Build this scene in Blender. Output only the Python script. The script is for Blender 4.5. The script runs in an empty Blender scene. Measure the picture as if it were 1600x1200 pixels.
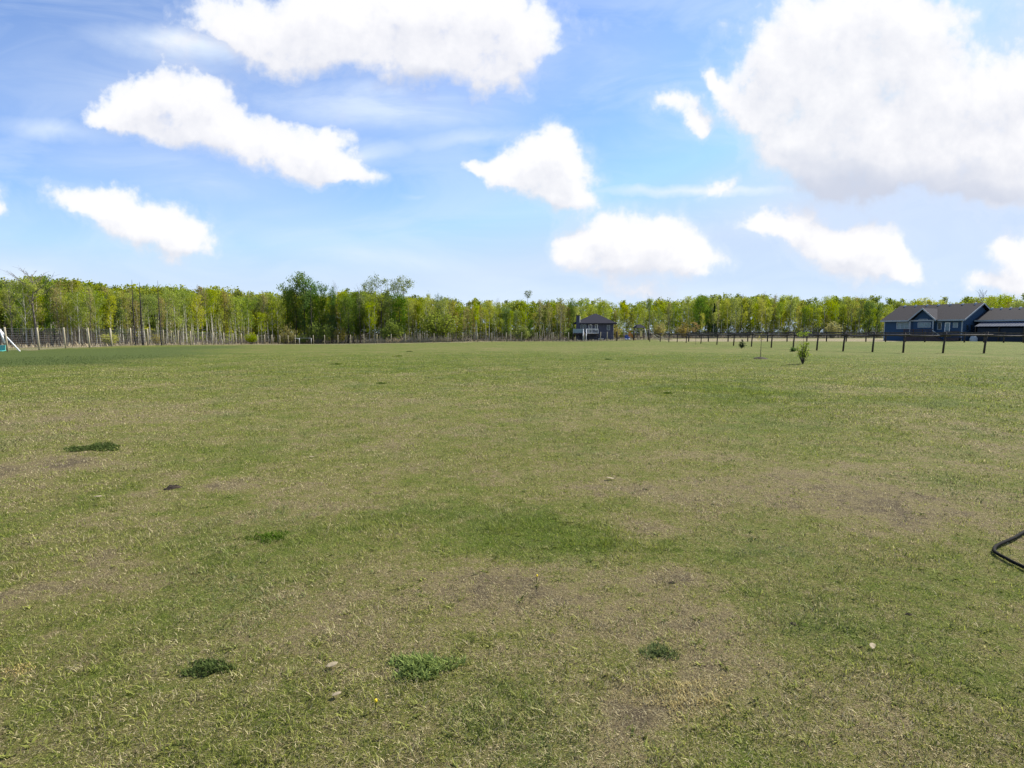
import bpy, math, random
import numpy as np
from mathutils import Vector

# ------------------------------------------------------------------ scene, camera, world, sun
S = bpy.context.scene
C = S.collection
CAM_H = 1.5
PITCH = math.atan(80/900)
cam = bpy.data.cameras.new('camera'); cam.sensor_width = 36; cam.lens = 20.25
cam.clip_start = 0.05; cam.clip_end = 8000
co = bpy.data.objects.new('camera', cam); C.objects.link(co)
co.location = (0, 0, CAM_H); co.rotation_euler = (math.pi/2-PITCH, 0, 0)
S.camera = co
S.view_settings.view_transform = 'Standard'; S.view_settings.look = 'None'
S.view_settings.exposure = 0.74; S.view_settings.gamma = 1
SUN_AZ, SUN_EL = math.radians(57), math.radians(41)
SKY_STRENGTH = 0.098

def uw(px, py):
    """photo pixel (1600x1200) -> direction tangents (x/y, z/y)"""
    cx = (px-800)/900; cy = (600-py)/900
    d = math.cos(PITCH)+cy*math.sin(PITCH)
    return cx/d, (cy*math.cos(PITCH)-math.sin(PITCH))/d

# --- node helpers
def nd(nt, kind, **kw):
    n = nt.nodes.new(kind)
    for k, v in kw.items():
        if k == 'inp':
            for i, val in v.items(): n.inputs[i].default_value = val
        else: setattr(n, k, v)
    return n
def math_(nt, op, a, b=None, c=None, clamp=False):
    n = nt.nodes.new('ShaderNodeMath'); n.operation = op; n.use_clamp = clamp
    for i, v in enumerate((a, b, c)):
        if v is None: continue
        if isinstance(v, (int, float)): n.inputs[i].default_value = v
        else: nt.links.new(v, n.inputs[i])
    return n.outputs[0]
def mixc(nt, f, a, b):
    n = nt.nodes.new('ShaderNodeMix'); n.data_type = 'RGBA'
    for sock, v in ((n.inputs[0], f), (n.inputs[6], a), (n.inputs[7], b)):
        if isinstance(v, (int, float)): sock.default_value = v
        elif isinstance(v, tuple): sock.default_value = v if len(v) == 4 else (*v, 1)
        else: nt.links.new(v, sock)
    return n.outputs[2]
def smooth(nt, v, a, b, lo=0.0, hi=1.0):
    n = nt.nodes.new('ShaderNodeMapRange'); n.interpolation_type = 'SMOOTHSTEP'
    nt.links.new(v, n.inputs[0])
    n.inputs[1].default_value = a; n.inputs[2].default_value = b
    n.inputs[3].default_value = lo; n.inputs[4].default_value = hi
    return n.outputs[0]
def noise(nt, vec, scale, detail=4, rough=.5, dim='3D', dist=0):
    n = nt.nodes.new('ShaderNodeTexNoise'); n.noise_dimensions = dim
    n.inputs['Scale'].default_value = scale; n.inputs['Detail'].default_value = detail
    n.inputs['Roughness'].default_value = rough; n.inputs['Distortion'].default_value = dist
    if vec is not None: nt.links.new(vec, n.inputs['Vector'])
    return n

# --- clouds: soft bodies laid out by direction on the sky
CLOUDS = [
 (560,45,300,80,0),(700,95,125,80,0),(430,75,190,45,-12),(640,10,260,90,0),(780,70,60,70,0),
 (225,160,55,50,0),(285,165,60,42,0),(232,172,66,60,0),(305,182,80,58,-10),(385,218,95,52,-25),(450,243,80,40,-15),(515,240,58,48,0),(545,270,75,18,0),(170,195,40,18,0),
 (118,310,62,30,0),(180,332,74,36,-25),(240,358,85,42,-15),(300,375,60,40,0),
 (-8,322,32,38,0),
 (855,238,48,34,0),(850,255,66,52,0),(868,290,84,42,0),(795,276,62,27,-28),(742,257,40,16,-20),(900,310,32,15,0),
 (898,375,64,36,0),(968,378,80,42,0),(1042,370,66,42,0),(1020,408,120,34,0),(1090,412,52,22,0),
 (1042,165,60,28,-10),(1083,190,22,26,-50),
 (1330,120,150,95,0),(1420,175,190,110,0),(1540,215,170,95,0),(1225,165,80,70,0),(1165,175,50,40,-40),(1570,260,100,55,0),
 (1265,62,130,90,0),(1400,20,170,110,0),(1235,225,52,62,0),(1430,262,190,58,0),(1615,200,100,80,0),(1330,265,110,50,0),
 (1125,130,14,30,20),(1700,120,140,120,0),
 (1262,352,40,26,0),(1350,370,45,26,0),(1240,368,70,30,-12),(1300,388,95,48,-12),(1372,405,70,42,0),(1405,424,55,22,0),(1195,357,45,16,0),
 (1565,378,46,26,0),(1600,400,56,34,0),(1680,380,60,40,0),
 (995,460,75,22,0),(1550,447,85,26,0),(1640,440,80,30,0),(1130,297,55,22,0),
]
VEILS = [  # thin cloud, low opacity
 (150,130,420,170,0,.35),(290,68,190,34,-6,.8),(620,150,330,60,0,.5), (1060,296,200,11,0,1.5),(90,205,130,22,-4,.55),(560,245,90,30,0,.6),(1180,292,70,8,0,.5),(30,430,260,50,-6,.75),(640,410,330,32,-10,.5),
 (300,265,330,60,0,.45),(950,90,180,90,0,.3),(760,215,240,18,8,.45),(1250,300,200,60,0,.6),(1300,455,500,30,0,.35),(450,340,260,90,-15,.3),
 (850,470,900,40,0,.6),(650,305,40,8,0,.4),(620,180,260,70,0,.5),(300,110,180,70,0,.4),
]
GREYS = [(545,290,90,16,0,.5),(300,235,110,22,-25,.4),(440,275,80,16,-15,.4),(240,385,80,14,-20,.35),(310,395,70,12,0,.4),(960,420,120,20,0,.55),(840,322,90,16,0,.45),
 (1420,440,80,14,0,.4),(1300,410,90,14,-15,.4),(1230,250,90,30,0,.4),(560,130,240,26,0,.45),(1560,320,130,30,0,.7),(1280,310,120,40,0,.5),(1400,292,230,50,0,1.0),(1330,250,130,40,0,.4),(700,150,170,55,0,.7),(1010,438,110,18,0,.35),(450,170,160,40,0,.3),(880,335,80,18,0,.3),(1300,430,90,20,0,.25),(1370,330,160,40,0,.5)]

def build_world():
    w = bpy.data.worlds.new('World'); S.world = w; w.use_nodes = True; w.cycles.sampling_method = 'MANUAL'; w.cycles.sample_map_resolution = 512
    nt = w.node_tree; nt.nodes.clear(); L = nt.links
    def blob_group(name, blobs, weighted):
        g = bpy.data.node_groups.new(name, 'ShaderNodeTree')
        g.interface.new_socket('Vector', in_out='INPUT', socket_type='NodeSocketVector')
        g.interface.new_socket('Value', in_out='OUTPUT', socket_type='NodeSocketFloat')
        gi = g.nodes.new('NodeGroupInput'); go = g.nodes.new('NodeGroupOutput')
        acc = None
        for b in blobs:
            cx, cy = uw(b[0], b[1])
            x2, _ = uw(b[0]+b[2], b[1]); _, y2 = uw(b[0], b[1]-b[3])
            m = g.nodes.new('ShaderNodeMapping'); m.vector_type = 'TEXTURE'
            m.inputs['Location'].default_value = (cx, cy, 0)
            m.inputs['Rotation'].default_value = (0, 0, math.radians(b[4]))
            m.inputs['Scale'].default_value = (x2-cx, y2-cy, 1)
            g.links.new(gi.outputs[0], m.inputs['Vector'])
            t = g.nodes.new('ShaderNodeTexGradient'); t.gradient_type = 'SPHERICAL' if weighted else 'QUADRATIC_SPHERE'
            g.links.new(m.outputs[0], t.inputs[0])
            v = t.outputs['Fac']
            if weighted: v = math_(g, 'MULTIPLY', v, b[5])
            acc = v if acc is None else math_(g, 'ADD', acc, v)
        g.links.new(acc, go.inputs[0])
        return g
    gc = blob_group('cloud_bodies', [(a, b, c*(1.8 if c > 90 else 1.88), d*(1.85 if d > 60 else 2.05), e) for a, b, c, d, e in CLOUDS], False)
    gv = blob_group('cloud_veils', VEILS, True)
    gg = blob_group('cloud_bases', GREYS, True)
    tc = nt.nodes.new('ShaderNodeTexCoord')
    sp = nt.nodes.new('ShaderNodeSeparateXYZ'); L.new(tc.outputs['Generated'], sp.inputs[0])
    y = math_(nt, 'MAXIMUM', math_(nt, 'ABSOLUTE', sp.outputs[1]), .08)
    cb = nt.nodes.new('ShaderNodeCombineXYZ')
    L.new(math_(nt, 'DIVIDE', sp.outputs[0], y), cb.inputs[0])
    L.new(math_(nt, 'DIVIDE', sp.outputs[2], y), cb.inputs[1])
    P = cb.outputs[0]
    def warp(vec, scale, amp, detail):
        n = noise(nt, vec, scale, detail, .6, '2D')
        s = nt.nodes.new('ShaderNodeVectorMath'); s.operation = 'SUBTRACT'; L.new(n.outputs['Color'], s.inputs[0]); s.inputs[1].default_value = (.5, .5, .5)
        k = nt.nodes.new('ShaderNodeVectorMath'); k.operation = 'SCALE'; L.new(s.outputs[0], k.inputs[0]); k.inputs['Scale'].default_value = amp
        a = nt.nodes.new('ShaderNodeVectorMath'); a.operation = 'ADD'; L.new(vec, a.inputs[0]); L.new(k.outputs[0], a.inputs[1])
        return a.outputs[0]
    def density(vec):
        wv = warp(vec, 7.0, .085, 5)
        g = nt.nodes.new('ShaderNodeGroup'); g.node_tree = gc; L.new(wv, g.inputs[0])
        f = noise(nt, vec, 15.0, 6, .58, '2D').outputs[0]
        f2 = math_(nt, 'MULTIPLY', math_(nt, 'SUBTRACT', f, .5), .80)
        f2 = math_(nt, 'MULTIPLY_ADD', math_(nt, 'SUBTRACT', noise(nt, vec, 60.0, 4, .62, '2D').outputs[0], .5), .10, f2)
        vo = nt.nodes.new('ShaderNodeTexVoronoi'); vo.feature = 'SMOOTH_F1'; vo.voronoi_dimensions = '2D'; vo.inputs['Scale'].default_value = 20.0; vo.inputs['Detail'].default_value = 2.5; vo.inputs['Smoothness'].default_value = .5
        L.new(warp(vec, 18, .03, 3), vo.inputs['Vector'])
        f2 = math_(nt, 'MULTIPLY_ADD', math_(nt, 'SUBTRACT', .42, vo.outputs['Distance']), .24, f2)
        b = math_(nt, 'MINIMUM', g.outputs[0], 1.1)
        return math_(nt, 'MULTIPLY_ADD', f2, smooth(nt, b, .0, .30), b)
    D0 = density(P)
    off = nt.nodes.new('ShaderNodeVectorMath'); off.operation = 'ADD'; L.new(P, off.inputs[0]); off.inputs[1].default_value = (.015, .05, 0)
    D1 = density(off.outputs[0])
    under = smooth(nt, math_(nt, 'SUBTRACT', D1, D0), -.22, .22)
    a_top = smooth(nt, D0, .14, .72); a_low = smooth(nt, D0, .08, 1.05)
    alpha = math_(nt, 'MULTIPLY_ADD', math_(nt, 'SUBTRACT', a_low, a_top), under, a_top)
    wisp = math_(nt, 'MULTIPLY', smooth(nt, D0, .0, .4), .30)
    # veils
    mp = nt.nodes.new('ShaderNodeMapping'); mp.inputs['Scale'].default_value = (1.0, 3.2, 1); L.new(P, mp.inputs[0])
    vn = smooth(nt, noise(nt, mp.outputs[0], 3.0, 6, .6, '2D', .6).outputs[0], .3, .72)
    gvn = nt.nodes.new('ShaderNodeGroup'); gvn.node_tree = gv; L.new(warp(P, 9, .03, 4), gvn.inputs[0])
    veil = math_(nt, 'MULTIPLY', gvn.outputs[0], math_(nt, 'ADD', math_(nt, 'MULTIPLY', vn, .6), .5), clamp=True)
    veil = math_(nt, 'MAXIMUM', veil, math_(nt, 'MULTIPLY', vn, .30))
    a1 = math_(nt, 'MAXIMUM', math_(nt, 'MAXIMUM', alpha, wisp), veil, clamp=True)
    a1 = math_(nt, 'MINIMUM', a1, .97)
    # lit side / base
    lit = math_(nt, 'MULTIPLY_ADD', math_(nt, 'SUBTRACT', D0, D1), 1.0, .52, clamp=True)
    ggn = nt.nodes.new('ShaderNodeGroup'); ggn.node_tree = gg; L.new(warp(P, 6, .08, 4), ggn.inputs[0])
    grey = smooth(nt, ggn.outputs[0], 0, .95)
    ccol = mixc(nt, lit, (.475, .485, .53, 1), (.615, .61, .62, 1))
    ccol = mixc(nt, math_(nt, 'MULTIPLY', grey, .85), ccol, (.36, .39, .47, 1))
    ccol = mixc(nt, smooth(nt, D0, .1, .9), (.49, .555, .64, 1), ccol)
    sky = nt.nodes.new('ShaderNodeTexSky'); sky.sky_type = 'NISHITA'; sky.sun_disc = False
    sky.sun_elevation = SUN_EL; sky.sun_rotation = SUN_AZ; sky.air_density = 1.0; sky.dust_density = .6; sky.ozone_density = 1.6; sky.altitude = 600
    sc = nt.nodes.new('ShaderNodeVectorMath'); sc.operation = 'SCALE'; L.new(sky.outputs[0], sc.inputs[0]); sc.inputs['Scale'].default_value = SKY_STRENGTH
    tn = nt.nodes.new('ShaderNodeVectorMath'); tn.operation = 'MULTIPLY'; L.new(sc.outputs[0], tn.inputs[0]); tn.inputs[1].default_value = (.88, 1.03, 1.30)
    elev = smooth(nt, math_(nt, 'DIVIDE', sp.outputs[2], y), .0, .30, .88, 0.0)
    cl = nt.nodes.new('ShaderNodeVectorMath'); cl.operation = 'MINIMUM'; L.new(tn.outputs[0], cl.inputs[0]); cl.inputs[1].default_value = (.375, .45, .605)
    hz = mixc(nt, elev, cl.outputs[0], (.365, .470, .590, 1))
    # only above the horizon do clouds exist
    up = smooth(nt, sp.outputs[2], -.01, .01)
    col = mixc(nt, math_(nt, 'MULTIPLY', a1, up), hz, ccol)
    bg = nt.nodes.new('ShaderNodeBackground'); L.new(col, bg.inputs[0]); bg.inputs[1].default_value = 1.0
    out = nt.nodes.new('ShaderNodeOutputWorld'); L.new(bg.outputs[0], out.inputs[0])
build_world()

sd = bpy.data.lights.new('sun', 'SUN'); sd.energy = 5.0; sd.angle = math.radians(.5); sd.color = (1, .94, .83)
so = bpy.data.objects.new('sun', sd); C.objects.link(so)
SUNV = Vector((math.cos(SUN_EL)*math.sin(SUN_AZ), math.cos(SUN_EL)*math.cos(SUN_AZ), math.sin(SUN_EL)))
so.rotation_euler = SUNV.to_track_quat('Z', 'Y').to_euler(); so.location = (30, 20, 60)

# ------------------------------------------------------------------ terrain
def slope_of(u):
    return np.interp(u, [-.45, -.3, -.05, .12, .24], [.0165, .0165, .0077, .0070, 0.0])
def height(x, y):
    x = np.asarray(x, float); y = np.asarray(y, float)
    yy = np.maximum(y, 1.0); u = x/yy
    z = -slope_of(u)*np.clip(yy-68, 0, 75)
    z = np.where(y > 1, z, 0)
    return z + .018*np.sin(x*.9+1)*np.cos(y*.7) + .03*np.sin(x*.21+.5)*np.sin(y*.17)*np.clip(y/20, 0, 1)
def H(x, y): return float(height(x, y))
def at(px, Y, dz=0.0):
    """a point on the ground on the ray plane of a photo column, at depth Y"""
    u, _ = uw(px, 520); return Vector((u*Y, Y, H(u*Y, Y)+dz))
def zat(py, Y): return CAM_H + uw(800, py)[1]*Y
def gnd(px, py):
    u, w = uw(px, py); Y = -CAM_H/w
    for _ in range(6): Y = (H(u*Y, Y)-CAM_H)/w
    return Vector((u*Y, Y, H(u*Y, Y)))

# ground colour patches: (px, py, rx px, ry px, green amount, weight sign)
def patch(px, py, rx, ry, amt):
    amt = amt*1.15 if amt < 0 else amt*1.0
    c = gnd(px, py); a = gnd(px-rx, py); b = gnd(px, py-ry)
    d = gnd(px, py+ry)
    return (c.x, (b.y+d.y)/2, abs(c.x-a.x), abs(b.y-d.y)/2, amt)
PATCHES = [patch(*p) for p in [
 (880,845,230,38,.30),(600,820,200,30,.18),(420,838,60,22,.22),(260,860,200,40,.12),(80,800,120,40,.15),
 (1120,612,90,12,.35),(1220,632,70,7,-.22),(1300,640,220,26,.14),(1080,598,130,5,.2),(1430,600,200,12,.08),
 (1500,930,130,70,.16),(1250,850,160,40,.12),(1380,1000,120,60,.08),
 (850,910,180,40,-.22),(1000,960,250,60,-.20),(1120,1040,180,60,-.30),(1000,1090,150,40,-.30),(700,900,120,30,-.12),
 (60,740,120,16,-.32),(40,920,110,34,-.28),(30,1045,60,22,-.45),(60,1090,90,40,-.15),(250,655,260,22,-.12),(100,650,140,20,-.15),
 (540,705,90,10,-.28),(380,690,80,10,-.14),(640,640,140,14,-.10),(280,765,60,14,-.30),(430,770,120,20,-.14),(650,800,100,16,-.10),
 (1000,780,160,22,-.18),(1300,760,240,36,-.24),(1390,725,90,12,-.22),(1450,800,140,30,-.18),(1200,710,220,14,-.08),(1560,700,160,20,-.10),
 (840,770,70,16,-.18),(520,960,140,40,-.10),(800,660,120,12,-.06),(1150,560,220,6,.10),(1350,543,260,5,.14),(900,560,420,10,.10),(640,575,180,10,.12),
 (1450,612,220,8,-.12),(900,545,500,4,-.08),(300,600,250,16,-.05),(1210,950,90,30,-.3),(200,1000,180,50,.08),(330,1100,200,50,.06),(720,1110,180,40,.05),
]]
DARKLAWN = (-30.0, 44.0)
def vnoise(x, y, cell, seed):
    """smooth value noise 0..1 with the given cell size in metres"""
    u, v = x/cell+seed*17.3, y/cell+seed*9.1; i, j = np.floor(u).astype(np.int64), np.floor(v).astype(np.int64); fu, fv = u-i, v-j
    fu = fu*fu*(3-2*fu); fv = fv*fv*(3-2*fv)
    def h(a, b):
        q = (a*374761393+b*668265263+seed*982451653) & 0x7fffffff; q = ((q ^ (q >> 13))*1274126177) & 0x7fffffff
        return ((q ^ (q >> 16)) & 0xffff)/65535.0
    return (h(i, j)*(1-fu)+h(i+1, j)*fu)*(1-fv)+(h(i, j+1)*(1-fu)+h(i+1, j+1)*fu)*fv
def greenness(x, y):
    r0_ = np.hypot(x, y); am = np.clip(.10*r0_+.25, 0, 1.6)
    wx = (vnoise(x, y, .9, 11)-.5)*1.5*am+(vnoise(x, y, .28, 12)-.5)*.7*am
    wy = (vnoise(x, y, .9, 13)-.5)*1.5*am+(vnoise(x, y, .28, 14)-.5)*.7*am
    x, y = x+wx, y+wy
    g = np.full(np.shape(x), .56)
    for cx, cy, rx, ry, a in PATCHES:
        q = ((x-cx)/rx)**2+((y-cy)/ry)**2
        g = g + a*np.exp(-q*1.3)
    r = np.hypot(x, y)
    return g + np.clip((r-8)/25, 0, 1)*.13
def lushness(x, y):
    """the darker, thicker sown lawn on the left"""
    edge = -17.0-(y-24)*.33 + 1.2*np.sin(y*.35)+.6*np.sin(y*.9+1)
    a = 1/(1+np.exp((x-edge)*1.2))
    b = 1/(1+np.exp(-(y-26-.08*(x+24)+.9*np.sin(x*.4))*1.0))
    c = 1/(1+np.exp((y-(46.5+np.clip(x+46, 0, 100)*1.6))*1.2))
    return a*b*c

# ------------------------------------------------------------------ mesh helpers
def mesh_np(name, verts, faces, attrs=None):
    """verts (n,3), faces (m,k) numpy -> mesh; attrs dict name->(n,) float"""
    me = bpy.data.meshes.new(name)
    n, m, k = len(verts), len(faces), faces.shape[1]
    me.vertices.add(n); me.vertices.foreach_set('co', np.asarray(verts, np.float32).ravel())
    me.loops.add(m*k); me.loops.foreach_set('vertex_index', np.asarray(faces, np.int32).ravel())
    me.polygons.add(m); me.polygons.foreach_set('loop_start', np.arange(0, m*k, k, dtype=np.int32))
    for a, v in (attrs or {}).items():
        at_ = me.attributes.new(a, 'FLOAT', 'POINT'); at_.data.foreach_set('value', np.asarray(v, np.float32))
    me.update(); me.validate()
    return me
class MB:
    def __init__(self): self.v = []; self.f = []
    def poly(self, pts):
        b = len(self.v); self.v += [tuple(p) for p in pts]; self.f.append(tuple(range(b, b+len(pts))))
    def prism(self, pts, d):
        """closed outline extruded by vector d"""
        n = len(pts); b = len(self.v); d = Vector(d)
        self.v += [tuple(p) for p in pts]+[tuple(Vector(p)+d) for p in pts]
        self.f.append(tuple(reversed(range(b, b+n)))); self.f.append(tuple(range(b+n, b+2*n)))
        for i in range(n): j = (i+1) % n; self.f.append((b+i, b+j, b+n+j, b+n+i))
    def box(self, x0, x1, y0, y1, z0, z1):
        self.prism([(x0, y0, z0), (x1, y0, z0), (x1, y1, z0), (x0, y1, z0)], (0, 0, z1-z0))
    def tube(self, pts, rad, n=6, cap=True):
        pts = [Vector(p) for p in pts]
        if isinstance(rad, (int, float)): rad = [rad]*len(pts)
        b = len(self.v); ref = Vector((.31, .17, .93))
        for i, p in enumerate(pts):
            t = (pts[min(i+1, len(pts)-1)]-pts[max(i-1, 0)]).normalized()
            a = t.cross(ref)
            if a.length < .15: a = t.cross(Vector((1, 0, 0)))
            a.normalize(); c = t.cross(a)
            for k in range(n):
                th = 2*math.pi*k/n
                self.v.append(tuple(p+(a*math.cos(th)+c*math.sin(th))*rad[i]))
        for i in range(len(pts)-1):
            for k in range(n):
                k2 = (k+1) % n
                self.f.append((b+i*n+k, b+i*n+k2, b+(i+1)*n+k2, b+(i+1)*n+k))
        if cap:
            self.f.append(tuple(b+k for k in reversed(range(n)))); e = b+(len(pts)-1)*n
            self.f.append(tuple(e+k for k in range(n)))
    def mesh(self, name):
        me = bpy.data.meshes.new(name); me.from_pydata(self.v, [], self.f); me.update(); return me
def obj(name, me, mat, parent=None, smooth_=False, bevel=0):
    if isinstance(me, MB): me = me.mesh(name)
    me.materials.clear(); me.materials.append(mat)
    o = bpy.data.objects.new(name, me); C.objects.link(o)
    if parent: o.parent = parent
    if smooth_: me.polygons.foreach_set('use_smooth', [True]*len(me.polygons))
    if bevel:
        md = o.modifiers.new('bevel', 'BEVEL'); md.width = bevel; md.segments = 2; md.limit_method = 'ANGLE'
    return o
def tag(o, label, cat, group=None):
    o['label'] = label; o['category'] = cat
    if group: o['group'] = group
    return o
def thing(name, label, cat, loc=(0, 0, 0), rz=0.0, group=None):
    o = bpy.data.objects.new(name, None); C.objects.link(o); o.empty_display_size = .2
    o.location = loc; o.rotation_euler = (0, 0, rz)
    return tag(o, label, cat, group)
def kind(o, k): o['kind'] = k; return o

# ------------------------------------------------------------------ materials
def mat(name, col, rough=.8, var=.15, scale=6.0, bump=0.0, metal=0.0, stretch=(1, 1, 1), spec=.3, col2=None):
    m = bpy.data.materials.new(name); m.use_nodes = True; nt = m.node_tree
    b = nt.nodes['Principled BSDF']; b.inputs['Roughness'].default_value = rough; b.inputs['Metallic'].default_value = metal
    b.inputs['Specular IOR Level'].default_value = spec
    tc = nt.nodes.new('ShaderNodeTexCoord'); mp = nt.nodes.new('ShaderNodeMapping'); mp.inputs['Scale'].default_value = stretch
    nt.links.new(tc.outputs['Object'], mp.inputs[0])
    n = noise(nt, mp.outputs[0], scale, 6, .6)
    dark = tuple(c*(1-var*1.6) for c in col); lite = tuple(min(1, c*(1+var)) for c in (col2 or col))
    f = smooth(nt, n.outputs[0], .25, .75)
    nt.links.new(mixc(nt, f, dark, lite), b.inputs['Base Color'])
    if bump:
        bp = nt.nodes.new('ShaderNodeBump'); bp.inputs['Strength'].default_value = bump; bp.inputs['Distance'].default_value = .02
        nt.links.new(n.outputs[0], bp.inputs['Height']); nt.links.new(bp.outputs[0], b.inputs['Normal'])
    return m
def leaf_mat(name, c1, c2, trans=.45, attr=None):
    """two-tone foliage: hue varies per tree, lightness per leaf; light passes through"""
    m = bpy.data.materials.new(name); m.use_nodes = True; nt = m.node_tree; nt.nodes.clear(); L = nt.links
    if attr:
        r = nd(nt, 'ShaderNodeAttribute', attribute_name=attr).outputs['Fac']
    else:
        r = nd(nt, 'ShaderNodeObjectInfo').outputs['Random']
    t = nd(nt, 'ShaderNodeAttribute', attribute_name='tint').outputs['Fac']
    f = math_(nt, 'ADD', math_(nt, 'MULTIPLY', r, .75), math_(nt, 'MULTIPLY', t, .35), clamp=True)
    col = mixc(nt, f, c1, c2)
    hv = nd(nt, 'ShaderNodeHueSaturation'); L.new(col, hv.inputs['Color'])
    L.new(math_(nt, 'MULTIPLY_ADD', t, .50, .90), hv.inputs['Value'])
    L.new(math_(nt, 'MULTIPLY_ADD', math_(nt, 'FRACT', math_(nt, 'MULTIPLY', r, 7.31)), .03, .485), hv.inputs['Hue'])
    L.new(math_(nt, 'MULTIPLY_ADD', math_(nt, 'FRACT', math_(nt, 'MULTIPLY', r, 13.7)), .3, .85), hv.inputs['Saturation'])
    d = nd(nt, 'ShaderNodeBsdfDiffuse'); tr = nd(nt, 'ShaderNodeBsdfTranslucent'); mx = nd(nt, 'ShaderNodeMixShader', inp={0: trans})
    L.new(hv.outputs[0], d.inputs[0]); L.new(hv.outputs[0], tr.inputs[0])
    L.new(d.outputs[0], mx.inputs[1]); L.new(tr.outputs[0], mx.inputs[2])
    o = nd(nt, 'ShaderNodeOutputMaterial'); L.new(mx.outputs[0], o.inputs[0])
    return m

M = {}
M['post'] = mat('weathered_post_wood', (.40, .35, .24), .9, .2, 5, stretch=(1, 1, .2))
M['darkwood'] = mat('dark_fence_wood', (.050, .040, .034), .85, .3, 4, stretch=(1, 1, .3))
M['railwood'] = mat('grey_fence_rail', (.075, .064, .056), .8, .3, 3)
M['wire'] = mat('galvanised_wire', (.30, .31, .31), .55, .1, 3, metal=.3)
M['white'] = mat('white_paint', (.80, .80, .79), .5, .04, 3)
M['whitemetal'] = mat('white_tube', (.82, .82, .82), .4, .04, 3)
M['trim'] = mat('pale_trim', (.32, .36, .39), .5, .05, 3)
M['teal'] = mat('teal_plastic', (.06, .42, .36), .4, .05, 3)
M['shingle'] = mat('dark_shingles', (.030, .028, .034), .9, .3, 9, bump=.3, spec=.1, stretch=(1, 1, 3))
M['shingle2'] = mat('charcoal_shingles', (.034, .034, .046), .9, .25, 9, bump=.3, spec=.1)
M['hose'] = mat('black_rubber', (.006, .006, .006), .85, .15, 20, spec=.1)
M['glass'] = mat('window_glass', (.03, .04, .05), .12, .1, 1, spec=.8)
M['curtain'] = mat('curtained_glass', (.16, .24, .28), .2, .15, 2, spec=.8)
M['deckwood'] = mat('dark_deck_wood', (.065, .048, .050), .8, .25, 6)
M['metalroof'] = mat('blue_grey_metal_roof', (.058, .075, .115), .8, .12, 2, spec=.1)
M['soil'] = mat('turned_soil', (.045, .033, .022), .95, .4, 25, bump=.6)
M['orange'] = mat('orange_plastic', (.55, .20, .03), .5, .05, 3)
M['blue'] = mat('blue_plastic', (.05, .08, .30), .5, .05, 3)
M['yellow'] = mat('yellow_plastic', (.55, .45, .18), .5, .05, 3)
M['bark_pale'] = mat('pale_aspen_bark', (.42, .40, .32), .85, .35, 3, col2=(.50, .48, .40))
M['bark_grey'] = mat('grey_bark', (.16, .14, .12), .9, .35, 4)
M['bark_dark'] = mat('dark_bark', (.050, .042, .038), .9, .3, 4)
M['twig'] = mat('brown_brush', (.070, .056, .043), .9, .35, 2, col2=(.15, .12, .09))
M['dryleaf'] = mat('bleached_dry_leaf', (.33, .27, .17), .8, .25, 30)
M['petal'] = mat('dandelion_yellow', (.75, .55, .02), .7, .1, 40)

def siding(name, col):
    """lapped siding: fine horizontal boards"""
    m = bpy.data.materials.new(name); m.use_nodes = True; nt = m.node_tree; b = nt.nodes['Principled BSDF']; b.inputs['Roughness'].default_value = .7
    b.inputs['Specular IOR Level'].default_value = .25
    tc = nt.nodes.new('ShaderNodeTexCoord'); w = nt.nodes.new('ShaderNodeTexWave'); w.bands_direction = 'Z'; w.wave_profile = 'SAW'; w.inputs['Scale'].default_value = 1.6
    nt.links.new(tc.outputs['Object'], w.inputs[0]); n = noise(nt, tc.outputs['Object'], 1.5, 4)
    f = math_(nt, 'MULTIPLY', smooth(nt, w.outputs[1], .75, 1.0), .5)
    c = mixc(nt, f, mixc(nt, n.outputs[0], tuple(c*.85 for c in col), tuple(c*1.15 for c in col)), tuple(c*.5 for c in col))
    nt.links.new(c, b.inputs['Base Color']); return m
M['bluewall'] = siding('blue_lap_siding', (.024, .064, .130))
M['garagewall'] = siding('navy_lap_siding', (.018, .027, .046))
M['greywall'] = siding('slate_lap_siding', (.060, .066, .100))

def ground_colour(nt, g_sock, lush_sock, pos):
    """shared by the soil sheet and the blades: how green the turf is here"""
    n1 = noise(nt, pos, .35, 5, .6).outputs[0]
    n2 = noise(nt, pos, 1.7, 6, .65).outputs[0]
    n3 = noise(nt, pos, 9.0, 5, .65).outputs[0]
    t = math_(nt, 'MULTIPLY_ADD', math_(nt, 'SUBTRACT', n1, .5), .95, g_sock)
    t = math_(nt, 'MULTIPLY_ADD', math_(nt, 'SUBTRACT', n2, .5), 1.0, t)
    t = math_(nt, 'MULTIPLY_ADD', math_(nt, 'SUBTRACT', n3, .5), .85, t)
    return t

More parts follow.
